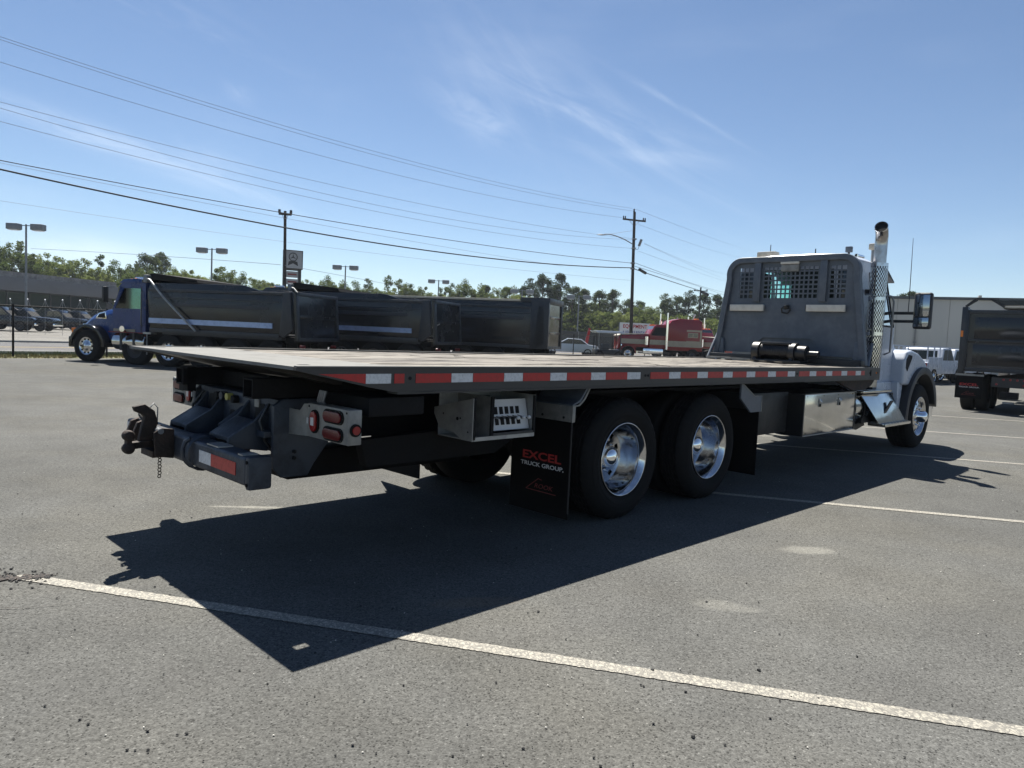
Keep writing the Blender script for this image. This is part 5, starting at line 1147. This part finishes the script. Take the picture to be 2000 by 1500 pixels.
for px_, w_ in ((7.8, .16), (12.5, .9)): MB().box(px_, px_ + w_, 2, 2.6, 5.0, 5.5 if w_ < .5 else 5.32).build('roof_vent', M['galv' if w_ < .5 else 'white'], wh)

# ---- dealership at left
m_fas = worn('dealership_fascia', (.125, .13, .14), (.11, .115, .12), .7, scale=.5); m_cap = worn('stone_parapet', (.21, .21, .21), (.13, .13, .13), .85, scale=2, lo=.4, hi=.6)
dl = tag(empty('dealership', (-50.2, 91.5, 0), math.atan2(-.975, -.222)), 'long low dealership building with grey fascia and dark glass front at the left edge', 'building')
# local x runs towards the camera, -y faces the road
MB().box(0, 60, -16, 0, 0, 5.2).build('hall', worn('dealership_dark_wall', (.022, .024, .028), (.03, .03, .034), .5), dl)
MB().box(-.4, 60, -16, .6, 3.75, 5.15).build('fascia', m_fas, dl, bevel=.01)
MB().box(-.4, 60, -16, .3, 5.15, 5.75).build('parapet', m_cap, dl)
wn_ = 0
x = 1.0
while x < 58:
    f_ = MB().box(x, x + 2.6, 0, .06, .3, 3.6).build('window', M['dark_glass'], dl); MB().box(x + 2.6, x + 2.75, 0, .12, .1, 3.7).build('mullion', M['black'], dl); x += 2.75
# ---- pennant rope on white tipped stakes in front of it
ords7 = ['first', 'second', 'third', 'fourth', 'fifth', 'sixth', 'seventh']
for k in range(7):
    q = spot(20 + k * 34, 52); p2 = spot(20 + (k + 1) * 34, 52); zt = height(20 + k * 34, 584 + k * .8, 52)
    st_ = tag(MB().cyl((0, 0, 0), (0, 0, zt), .011, n=6).build('rope_stake', M['galv'], None), ords7[k] + ' white-knobbed rope stake from the left edge, beyond the road', 'stake', 'rope stakes beyond the road at left')
    st_.location = (q.x, q.y, 0); MB().lathe([(0, -.06), (.06, 0), (0, .06)], (0, 0, zt), n=8).build('knob', M['white'], st_)
    pts = []
    for i in range(9): u_ = i / 8; pts.append(((p2.x - q.x) * u_, (p2.y - q.y) * u_, zt - .75 * (1 - (2 * u_ - 1) ** 2) ** .8))
    MB().tube(pts, .012, n=5).build('rope', M['galv'], st_)

# ---- chain link fence
fn = tag(empty('chain_link_fence', (0, 0, 0)), 'chain link fence on dark posts along the lot edge behind the trucks', 'fence')
s = -8.0
while s < 95:
    q = nb * 27.95 + ub * s; MB().cyl((q.x, q.y, -.05), (q.x, q.y, 1.78), .035, n=8).build('fence_post', M['frame'], fn); s += 3.05
a, b = nb * 27.95 + ub * -8, nb * 27.95 + ub * 95
for z in (1.72, .12): MB().cyl((a.x, a.y, z), (b.x, b.y, z), .022 if z > 1 else .006, n=6).build('fence_rail', M['frame'], fn)
v = []; f = []
def wire_quad(p, q_, r):
    o = len(v); d = (q_ - p).normalized(); w = d.cross(nb).normalized() * r; v.extend([(p - w)[:], (p + w)[:], (q_ + w)[:], (q_ - w)[:]]); f.append((o, o + 1, o + 2, o + 3))
s = -8
while s < 60:
    for dr in (-1, 1):
        p = nb * 27.95 + ub * s + Vector((0, 0, .1)); q_ = nb * 27.95 + ub * (s + dr * 1.6) + Vector((0, 0, 1.7)); wire_quad(p, q_, .0011)
    s += .11
fm_ = MB().add(v, f).build('chain_mesh', M['galv'], fn); fm_['kind'] = 'stuff'

# ---- twin-head lot lamps
def lamp(px, py, h=9.5, w=1.0, label='', dist=None):
    d = dist or (h - CAM_H) / T_(px, py)[1]; q = spot(px, d, py)
    t = tag(empty('lot_lamp', (q.x, q.y, 0), R(random.uniform(-8, 8))), label, 'street lamp', 'twin-head lot lamps'); z = height(px, py, d)
    MB().cyl((0, 0, 0), (0, 0, z), .11 * w, .08 * w, n=10).build('pole', M['lamp_grey'], t)
    MB().beam((-.85 * w, 0, z - .12), (.85 * w, 0, z - .12), .07, .07).build('cross_arm', M['lamp_grey'], t)
    for s in (-1, 1): MB().box(*sorted((s * .55 * w, s * 1.65 * w)), -.35, .35, z - .52 * w, z + .04).build('lamp_head', M['lamp_grey'], t, bevel=.08); MB().box(*sorted((s * .7 * w, s * 1.5 * w)), -.28, .28, z - .57 * w, z - .52 * w).build('lamp_lens', M['lens_white'], t)
    return t
lm = [(51, 438, 9.5, 1, 'tall twin-head lot lamp nearest the left edge'), (414, 485, 9.5, 1, 'twin-head lot lamp above the first dark dump body'), (675, 519, 9.5, 1, 'twin-head lot lamp rising behind the second dump body'),
      (857, 547, 9.5, 1, 'twin-head lot lamp where the square trailer roof begins'), (1020, 566, 9.2, 1.2, 'faint twin-head lamp against the tree above the square trailer'), (1131, 577, 9.0, 1.3, 'pale lot lamp on a full-length pole right of the square trailer'),
      (1171, 605, 8.0, .9, 'lot lamp in front of dark pines above the cart'), (1325, 604, 8.5, 1.1, 'lot lamp above the first red semi truck'), (1396, 612, 8.2, 1.0, 'lot lamp between the red semis and the headboard'), (1098, 612, 7.0, .8, 'short lot lamp just right of the square trailer')]
for px_, py_, h_, w_, lb_ in lm: lamp(px_, py_, h_, w_, lb_)

# ---- sale flag and banner
q = spot(1142, 66); fg = tag(empty('feather_flag', (q.x, q.y, 0)), 'red feather flag standing by the road right of the white sedan', 'flag')
MB().tube([(0, 0, 0), (.1, 0, 1.5), (.35, 0, 2.4)], .02, n=6).build('flag_pole', M['galv'], fg); MB().prism([(.03, .55), (.12, 1.6), (.32, 2.45), (.52, 2.4), (.42, 1.5), (.25, .6)], 1, -.006, .006).build('flag_cloth', M['red_print'], fg)
q = spot(1236, 80); bn = tag(empty('banner', (q.x, q.y, 0), 0), 'white banner with red and blue lettering behind the tall utility pole', 'banner')
m_blue = bsdf('blue_print', (.05, .07, .25), .6)
MB().box(-1.5, 1.9, -.02, .02, 1.9, 3.4).build('banner_cloth', M['white_print'], bn)
mt = lambda x, z: Matrix(((1, 0, 0, x), (0, 0, -1, -.03), (0, 1, 0, z), (0, 0, 0, 1)))
text('lettering_top', 'EQUIPMENT', .55, M['red_print'], bn, mt(.2, 3.0), sx=.88, bold=.012); text('lettering_bottom', '& VEHICLE RENTALS', .45, m_blue, bn, mt(.2, 2.35), sx=.64, bold=.01)
for x in (-1.5, 1.9): MB().cyl((x, 0, 0), (x, 0, 3.4), .05, n=8).build('banner_post', M['galv'], bn)

# ---- dealership pylon sign
q = spot(571, 62, 500); pyl = tag(empty('pylon_sign', (q.x, q.y, 0), R(28)), 'pylon sign with a grey emblem box and three small panels beside the slim utility pole', 'sign')
z = lambda py: height(571, py, 62)
for x in (-.62, .62): MB().box(x - .11, x + .11, -.2, .2, 0, z(525)).build('pylon_leg', M['black'], pyl)
m_sg = worn('sign_face', (.30, .31, .32), (.25, .26, .27), .6, scale=2)
bx_ = MB().box(-.72, .82, -.32, .32, z(526), z(489)).build('emblem_box', M['black'], pyl, bevel=.02); MB().box(-.68, .74, -.345, -.325, z(525) + .03, z(490) - .03).build('emblem_face', m_sg, bx_)
zc = z(505); em = MB().lathe([(.30, -.01), (.36, -.02), (.36, .0), (.30, .0)], (0, -.36, zc + .1), n=28)
for k in range(3):
    a_ = math.pi / 2 + k * 2 * math.pi / 3; em.add([(.05 * math.cos(a_ + 1.57), -.37, zc + .1 + .05 * math.sin(a_ + 1.57)), (.32 * math.cos(a_), -.37, zc + .1 + .32 * math.sin(a_)), (.05 * math.cos(a_ - 1.57), -.37, zc + .1 + .05 * math.sin(a_ - 1.57))], [(0, 1, 2)])
em.prism([(-.42, zc - .62), (-.36, zc - .30), (0, zc - .16), (.36, zc - .30), (.42, zc - .62), (0, zc - .42)], 1, -.36, -.345)
em.build('emblem', M['black'], bx_)
for (p0, p1, mat, cl_) in ((530, 542, m_sg, 'red_print'), (545, 556, m_sg, 'red_print'), (560, 569, M['yellow'], 'dark')):
    pn = MB().box(-.50, .50, -.1, .1, z(p1), z(p0)).build('sign_panel', mat, pyl); MB().box(-.36, .36, -.112, -.10, (z(p1) * .62 + z(p0) * .38), (z(p1) * .38 + z(p0) * .62)).build('panel_print', M['dark_red_print' if cl_ == 'red_print' else cl_], pn)
MB().box(-.5, .5, -.12, .12, z(528.5), z(526.5)).build('sign_gap', M['black'], pyl)

# ---- utility poles
def upole(x, y, h, r, lean, name_label, arm, arm_z, arm_rz):
    t = tag(empty('utility_pole', (x, y, 0), 0), name_label, 'utility pole', 'wooden utility poles')
    MB().cyl((0, 0, -.1), (lean, 0, h), r, r * .72, n=14).build('pole', M['wood'], t)
    d = Vector((math.cos(arm_rz), math.sin(arm_rz), 0)); c_ = Vector((lean * arm_z / h, 0, arm_z))
    a = MB().beam(c_ - d * arm, c_ + d * arm, .12, .14).build('cross_arm', M['wood'], t)
    for k in (-1, 1):
        MB().beam(c_ + d * arm * .5 * k, c_ + Vector((0, 0, -.55)), .03, .03).build('brace', M['galv'], a)
        for o2 in (.96, .80): 
            p_ = c_ + d * arm * o2 * k; MB().lathe([(0, 0), (.05, .0), (.07, .08), (.04, .12), (.07, .18), (.0, .26)], (0, 0, 0), n=10).build('insulator', M['black'], a)
            i_ = a.children[-1]; i_.location = (p_.x, p_.y, p_.z + .06); i_.rotation_euler = (R(90), 0, 0)
    return t
DA = 67.0; pa = spot(1233, DA, 660); zA = lambda py: height(1237, py, DA)
LN = -.34
PA = upole(pa.x, pa.y, zA(414), .165, LN, 'tall wooden utility pole with a cobra-head street light arm', 1.15, zA(430), R(20))
MB().lathe([(0, 0), (.06, .0), (.09, .1), (.05, .16), (.09, .22), (0, .34)], n=10).build('top_insulator', M['black'], PA); i_ = PA.children[-1]; i_.location = (LN - .05, 0, zA(414) - .02); i_.rotation_euler = (R(90), 0, 0)
la = MB().tube([(LN * .75, 0, zA(478)), (-1.1, -.1, zA(469)), (-1.9, -.2, zA(463)), (-2.5, -.3, zA(460.5)), (-3.0, -.35, zA(461))], .045, n=8).build('light_arm', M['galv'], PA)
MB().lathe([(0, -.40), (.10, -.34), (.15, -.1), (.12, .15), (.05, .35), (0, .38)], n=14).build('street_light', M['galv'], la); hd_ = la.children[-1]; hd_.location = (-3.3, -.38, zA(462.5)); hd_.rotation_euler = (0, 0, R(90)); hd_.scale = (1, 1, .45)
MB().tube([(-2.5, -.3, zA(460)), (LN * .85, 0, zA(450))], .012, n=5).build('arm_stay', M['galv'], PA)
tf = MB().cyl((.22, 0, zA(480)), (.42, 0, zA(467)), .12, n=14).build('transformer_can', M['lamp_grey'], PA); MB().tube([(-.1, 0, zA(488)), (.18, 0, zA(486)), (.22, 0, zA(480))], .02, n=6).build('drop_lead', M['cable'], tf)
for py_ in (467, 485, 514, 525): MB().box(LN * .7 - .19, LN * .7 + .19, -.19, .19, zA(py_) - .05, zA(py_) + .05).build('pole_band', M['galv'], PA)
DB = 50.0; pb = spot(557, DB, 600); zB = lambda py: height(552, py, DB)
PB = upole(pb.x, pb.y, zB(412), .125, -.16, 'slim dark utility pole with a short crossarm beside the pylon sign', .42, zB(418), R(15))
DC = 118.0; pc_ = spot(1364, DC, 640); PC_ = upole(pc_.x, pc_.y, height(1364, 561, DC), .17, 0, 'far utility pole poking above the trees left of the headboard', 1.1, height(1364, 568, DC), R(0))

# ---- overhead cables
def wire(px_pts, line_a, line_b, r, label, group, ext0=.25, ext1=0, mat='thin_cable'):
    """cable in the upright plane through ground points line_a, line_b, sagging through three sighted heights"""
    A_, B_ = Vector(line_a).xy, Vector(line_b).xy; P = []
    for px, py in px_pts:
        u, w = T_(px, py)     # the point on the line with x = u*y
        d = B_ - A_; t = (u * A_.y - A_.x) / (d.x - u * d.y); y = A_.y + d.y * t; P.append((t, CAM_H + w * y))
    (t0, z0), (t1, z1), (t2, z2) = P
    def zq(t): return z0 * (t - t1) * (t - t2) / ((t0 - t1) * (t0 - t2)) + z1 * (t - t0) * (t - t2) / ((t1 - t0) * (t1 - t2)) + z2 * (t - t0) * (t - t1) / ((t2 - t0) * (t2 - t1))
    s0, s1 = t0 - ext0, t2 + ext1; pts = []
    for i in range(33):
        t = s0 + (s1 - s0) * i / 32; q = A_ + (B_ - A_) * t; pts.append((q.x, q.y, zq(t)))
    return tag(MB().tube(pts, r, n=5).build('overhead_cable', M[mat], None), label, 'cable', group)
LA = (-22, 31, 0); GA = 'cables strung from the left to the tall utility pole'
lb1 = 'thin power line strung across the sky from the upper left to the tall utility pole'
ords = ['topmost', 'second', 'third', 'fourth', 'fifth', 'sixth']
for k_, pts in enumerate(([(0, 71.5), (700, 287), (1235, 407)], [(0, 77), (700, 294), (1235, 412)], [(0, 121), (700, 323), (1215, 425)], [(0, 199), (700, 372.5), (1236, 466)], [(0, 211), (700, 393), (1236, 468)], [(0, 237), (700, 406), (1236, 485)])):
    wire(pts, LA, pa, .010, ords[k_] + ' thin power line from the upper left to the tall utility pole', GA)
wire([(0, 313), (543, 414), (1236, 514)], LA, pa, .020, 'dark communication cable passing the slim pole top to the tall utility pole', None, mat='cable')
wire([(0, 330.5), (700, 469), (1234, 523)], LA, pa, .040, 'thickest black cable sagging low from the left edge to the tall utility pole', None, mat='cable')
wire([(0, 318), (545, 424), (1100, 520)], LA, pa, .008, 'faint thin line just under the communication cable', None)
wire([(0, 392), (600, 478), (1236, 548)], (-40, 60, 0), (14, 95, 0), .012, 'faint lowest line crossing behind the slim pole', None)
wire([(70, 486), (400, 506), (548, 517)], (-60, 80, 0), pb, .016, 'service line from the left treetops to the slim pole', None, ext0=.02, mat='thin_cable')
wire([(556, 518), (650, 535), (800, 563)], pb, (-5, 90, 0), .014, 'service line running down right from the slim pole to the trees', None, ext0=0)
GC = 'cables strung on from the tall utility pole to the right'; lb2 = 'thin power line running down right from the tall utility pole behind the headboard'
for k_, pts in enumerate(([(1240, 408), (1350, 450), (1470, 490)], [(1247, 438), (1345, 474), (1452, 503)], [(1258, 475), (1350, 514), (1428, 538)], [(1258, 476), (1350, 518), (1428, 549)], [(1246, 490), (1340, 524), (1426, 552)], [(1242, 514), (1360, 556), (1420, 572)], [(1240, 520), (1330, 548), (1420, 578)])):
    wire(pts, pa, (pc_.x, pc_.y, 0), .011 if pts[0][1] < 500 else .02, (ords + ['seventh'])[k_] + ' line from the top running down right from the tall utility pole', GC, ext0=0, ext1=.3, mat='thin_cable' if pts[0][1] < 500 else 'cable')
wire([(1238, 525), (1340, 559), (1400, 577)], pa, (pc_.x, pc_.y, 0), .04, 'thick black cable with a splice box right of the tall utility pole', None, ext0=0, ext1=.2, mat='cable')
for px0, py0, px1, py1, dd in ((1242, 526, 1254, 533, 68), (1366, 570, 1378, 576, 105)):
    a = spot(px0, dd); b = spot(px1, dd + 1); tag(MB().cyl((a.x, a.y, height(px0, py0, dd)), (b.x, b.y, height(px1, py1, dd + 1)), .14 if dd < 80 else .2, n=10).build('splice_box', M['cable'], None), 'black cylindrical splice box on the thick cable ' + ('beside the tall pole' if dd < 80 else 'by the far pole'), 'splice box')

# ---- trees
def leaf_mat(name, c1, c2, tr=.35):
    m = bpy.data.materials.new(name); m.use_nodes = True; t = m.node_tree; n = t.nodes; L = t.links; n.clear()
    o = n.new('ShaderNodeOutputMaterial'); a = n.new('ShaderNodeBsdfDiffuse'); b = n.new('ShaderNodeBsdfTranslucent'); x = n.new('ShaderNodeMixShader'); x.inputs[0].default_value = tr
    g_ = n.new('ShaderNodeNewGeometry'); r = n.new('ShaderNodeMixRGB'); L.new(g_.outputs['Random Per Island'], r.inputs[0]); r.inputs[1].default_value = (*c1, 1); r.inputs[2].default_value = (*c2, 1)
    oi = n.new('ShaderNodeObjectInfo'); hs = n.new('ShaderNodeHueSaturation'); mr = n.new('ShaderNodeMapRange'); L.new(oi.outputs['Random'], mr.inputs[0]); mr.inputs[3].default_value = .75; mr.inputs[4].default_value = 1.25; L.new(mr.outputs[0], hs.inputs['Value'])
    mh = n.new('ShaderNodeMapRange'); L.new(oi.outputs['Random'], mh.inputs[0]); mh.inputs[3].default_value = .515; mh.inputs[4].default_value = .485; L.new(mh.outputs[0], hs.inputs['Hue'])
    L.new(r.outputs[0], hs.inputs['Color']); L.new(hs.outputs[0], a.inputs[0]); L.new(hs.outputs[0], b.inputs[0]); L.new(a.outputs[0], x.inputs[1]); L.new(b.outputs[0], x.inputs[2]); L.new(x.outputs[0], o.inputs[0]); return m
m_broad = leaf_mat('broad_leaves', (.070, .098, .030), (.130, .160, .050), .45); m_light = leaf_mat('spring_leaves', (.11, .145, .040), (.175, .205, .065), .5); m_pine = leaf_mat('pine_needles', (.044, .066, .030), (.082, .105, .045), .35)
m_bark = worn('bark', (.07, .055, .045), (.12, .10, .085), .9, scale=5, stretch=(1, 1, .2))
def crown_mesh(kind, seed):
    rnd = random.Random(seed); v = []; f = []; clumps = []
    if kind == 'pine':
        for k in range(58):
            h = rnd.uniform(.26, 1.0); rad = .22 * max(.12, 1 - ((h - .55) / .46) ** 2); t = rnd.uniform(0, 6.28); q = rad * rnd.uniform(.3, 1.05)
            clumps.append((q * math.cos(t), q * math.sin(t), h - .03, rnd.uniform(.04, .08), .8))
        nl, ls = 150, .0125
    else:
        lob = [(rnd.uniform(-.22, .22), rnd.uniform(-.22, .22), rnd.uniform(.34, .80), rnd.uniform(.14, .22)) for _ in range(9)] + [(0, 0, .72, .24)]
        for k in range(84):
            lx, ly, lz, lr = rnd.choice(lob); d = Vector((rnd.gauss(0, 1), rnd.gauss(0, 1), rnd.gauss(0, 1))).normalized() * lr * rnd.uniform(.6, 1.0)
            clumps.append((lx + d.x, ly + d.y, max(.14, lz + d.z * .95), rnd.uniform(.035, .075), .9))
        nl, ls = 130, .0135
    for cx, cy, cz, cr, fl in clumps:
        for i in range(nl):
            d = Vector((rnd.gauss(0, 1), rnd.gauss(0, 1), rnd.gauss(0, 1))).normalized() * cr * rnd.random() ** .45
            c_ = Vector((cx + d.x, cy + d.y, cz + d.z * fl)); u = Vector((rnd.gauss(0, 1), rnd.gauss(0, 1), rnd.gauss(0, .6))).normalized(); w = u.orthogonal().normalized(); w = (Matrix.Rotation(rnd.uniform(0, 6.28), 3, u) @ w); s_ = ls * rnd.uniform(.5, 1.25); o = len(v)
            v += [(c_ - u * s_)[:], (c_ + w * s_ * .5)[:], (c_ + u * s_)[:], (c_ - w * s_ * .5)[:]]; f.append((o, o + 1, o + 2, o + 3))
    return v, f, clumps
protos = {}
def tree_proto(kind, seed, mat):
    v, f, cl_ = crown_mesh(kind, seed); me = bpy.data.meshes.new('crown'); me.from_pydata(v, [], f); me.materials.append(mat)
    tb = MB(); rnd = random.Random(seed); tb.tube([(0, 0, -.01), (.005, .003, .25), (-.008, .006, .5), (0, 0, .9 if kind == 'pine' else .68)], [.016, .013, .010, .003], n=8)
    for cx, cy, cz, cr, fl in cl_[::3]: 
        zb_ = max(.2, cz - .14); tb.tube([(0, 0, zb_ - .04), (cx * .5, cy * .5, (zb_ + cz) / 2 + .01), (cx, cy, cz)], [.006, .004, .0015], n=5, caps=False)
    to = tb.build('trunk', m_bark, None); tm = to.data; bpy.data.objects.remove(to); return me, tm
for k_, mt_ in (('pine', m_pine), ('broad', m_broad), ('light', m_light)):
    protos[k_] = [tree_proto('pine' if k_ == 'pine' else 'broad', s_, mt_) for s_ in range(6 if k_ != 'light' else 4)]
LB = {'pine': ('pine_tree', 'distant pine mostly hidden behind the front trees of the tree line', 'pines in the tree line'), 'broad': ('broadleaf_tree', 'distant broadleaf tree mostly hidden behind the front trees of the tree line', 'broadleaf trees in the tree line'), 'light': ('leafy_tree', 'distant pale green tree mostly hidden behind the front trees of the tree line', 'light green trees in the tree line')}
rt_ = random.Random(21)
def tree(kind, px, py, d, label=None, wf=1.0):
    q = spot(px, d, py); h = height(px, py, d); me, tm = rt_.choice(protos[kind]); nm, lb, gp = LB[kind]
    t = tag(empty(nm, (q.x, q.y, 0), rt_.uniform(0, 6.28)), label or lb, 'tree', gp if not label else None); ww = h * wf * rt_.uniform(.9, 1.15)
    t.scale = (ww, ww, h / .97)
    for n_, m_ in (('crown', me), ('trunk', tm)):
        o = bpy.data.objects.new(n_, m_); C.objects.link(o); o.parent = t
    return t
TL = [('broad', -60, 455, 112), ('broad', 5, 462, 108), ('broad', 42, 470, 112), ('light', 75, 500, 120), ('light', 96, 494, 116), ('light', 132, 497, 118), ('broad', 168, 504, 122), ('light', 192, 520, 112), ('broad', 205, 503, 124), ('broad', 236, 503, 122), ('light', 262, 516, 112),
      ('pine', 288, 492, 118), ('pine', 316, 495, 122), ('broad', 342, 514, 122), ('light', 365, 520, 118), ('light', 392, 530, 120), ('broad', 435, 520, 96), ('broad', 466, 530, 98), ('light', 486, 541, 126), ('light', 512, 546, 124), ('broad', 536, 545, 130),
      ('broad', 602, 545, 128), ('light', 622, 543, 126), ('broad', 655, 538, 128), ('broad', 688, 545, 130), ('broad', 720, 548, 130), ('broad', 742, 553, 132), ('light', 768, 558, 130), ('broad', 780, 543, 132), ('broad', 808, 549, 134), ('light', 836, 562, 134), ('broad', 868, 556, 134),
      ('broad', 900, 548, 132), ('broad', 925, 545, 132), ('pine', 950, 558, 136), ('light', 968, 572, 130), ('broad', 990, 552, 138), ('light', 1012, 568, 128), ('pine', 1036, 545, 142), ('pine', 1062, 534, 140), ('pine', 1096, 536, 142), ('pine', 1120, 556, 138), ('pine', 1140, 565, 140),
      ('pine', 1172, 566, 142), ('pine', 1198, 564, 140), ('light', 1222, 592, 132), ('pine', 1228, 582, 156), ('pine', 1250, 584, 154), ('light', 1262, 590, 136), ('light', 1280, 598, 134), ('pine', 1300, 574, 146), ('pine', 1324, 574, 148), ('pine', 1348, 568, 146), ('pine', 1376, 574, 150), ('pine', 1402, 576, 148), ('pine', 1430, 580, 150), ('pine', 1460, 585, 150), ('pine', 1500, 590, 155), ('broad', 1560, 596, 155), ('pine', 1620, 600, 160),
      ('pine', 1766, 572, 120), ('pine', 1780, 571, 122)]
LM = [(60, 'at the left edge above the dealership roof'), (160, 'right of the leftmost lot lamp'), (270, 'above the blue truck cab'), (400, 'above the first tarp arm'), (540, 'left of the slim utility pole'), (670, 'just right of the pylon sign'),
      (800, 'above the second dump body'), (930, 'above the square trailer front'), (1060, 'above the square trailer rear'), (1160, 'right of the square trailer'), (1240, 'left of the tall utility pole'), (1310, 'right of the tall utility pole'), (1400, 'above the red semi trucks'), (1700, 'behind the grey headboard'), (2000, 'over the warehouse roof behind the mirror')]
LOOK = {'pine': 'dark ragged pine', 'broad': 'mid green broadleaf tree', 'light': 'pale green leafy tree'}
cnt = {}; tot_ = {}
seg_of = lambda px: next(n_ for a_, n_ in LM if px < a_)
for k_, px_, py_, d_ in TL: tot_[(k_, seg_of(px_))] = tot_.get((k_, seg_of(px_)), 0) + 1
OR = ['first', 'second', 'third', 'fourth', 'fifth', 'sixth']
for k_, px_, py_, d_ in sorted(TL, key=lambda a_: a_[1]):
    sg = seg_of(px_); c0 = cnt.get((k_, sg), 0); cnt[(k_, sg)] = c0 + 1
    lb = LOOK[k_] + ' ' + sg + ('' if tot_[(k_, sg)] == 1 else ', %s of %s there' % (OR[c0], {2: 'two', 3: 'three', 4: 'four', 5: 'five', 6: 'six'}[tot_[(k_, sg)]]))
    tr_o = tree(k_, px_, py_ + 2, d_, wf=.95 if k_ != 'pine' else 1.05); tr_o['label'] = lb
for i in range(72):      # lower, further row filling the gaps
    px_ = -40 + i * 21 + rt_.uniform(-10, 10); base = 545 if px_ < 350 else 560 + (px_ - 400) * .045
    tree(rt_.choice(('broad', 'light', 'broad', 'pine') if px_ < 1000 else ('pine', 'pine', 'light', 'broad')), px_, base + rt_.uniform(-8, 14), 150 + rt_.uniform(-8, 14), wf=1.1)
# undergrowth below the crowns
v = []; f = []; rnd = random.Random(5)
for i in range(70000):
    px_ = rnd.uniform(-120, 1700); d_ = rnd.uniform(124, 150) + (px_ > 900) * 8; q = spot(px_, d_); zz = rnd.random() ** .9 * (6.0 + 3.0 * noise.noise((px_ * .02, 0, 1))); c_ = Vector((q.x, q.y, zz)); u = Vector((rnd.gauss(0, 1), rnd.gauss(0, 1), rnd.gauss(0, .6))).normalized(); w = u.orthogonal(); s_ = rnd.uniform(.18, .5); o = len(v)
    v += [(c_ - u * s_)[:], (c_ + w * s_ * .55)[:], (c_ + u * s_)[:], (c_ - w * s_ * .55)[:]]; f.append((o, o + 1, o + 2, o + 3))
tag(MB().add(v, f).build('undergrowth', leaf_mat('undergrowth_leaves', (.055, .080, .024), (.115, .14, .04), .4)), 'dense green undergrowth below the tree line', 'undergrowth', kind='stuff')
tag(strip('wood_floor', 120, 330, -200, 420, .03, m_green), kind='structure') if 0 else None
# dark privacy screen along the far lot under the trees
q0, q1 = spot(1090, 104), spot(1500, 108); ps = tag(empty('screen_fence', (q0.x, q0.y, 0), math.atan2(q1.y - q0.y, q1.x - q0.x)), 'low dark screened fence below the pines beyond the road', 'fence')
L_ = (q1 - q0).length; x = 0
while x < L_: MB().box(x, x + 2.9, -.02, .02, .1, 2.4).build('screen_panel', M['poly'], ps); MB().cyl((x - .05, 0, 0), (x - .05, 0, 2.5), .05, n=6).build('screen_post', M['galv'], ps); x += 3.0

# ---- light summer haze
hz = MB().box(-400, 400, -60, 420, -1.2, 34).build('haze', None, None)
mh_ = bpy.data.materials.new('haze_air'); mh_.use_nodes = True; t = mh_.node_tree; t.nodes.clear(); o_ = t.nodes.new('ShaderNodeOutputMaterial'); pv = t.nodes.new('ShaderNodeVolumePrincipled')
pv.inputs['Color'].default_value = (.80, .88, 1, 1); pv.inputs['Density'].default_value = .00022; pv.inputs['Anisotropy'].default_value = .3; t.links.new(pv.outputs[0], o_.inputs['Volume'])
hz.data.materials.append(mh_); tag(hz, 'thin pale summer haze over the lots', 'haze', kind='stuff')
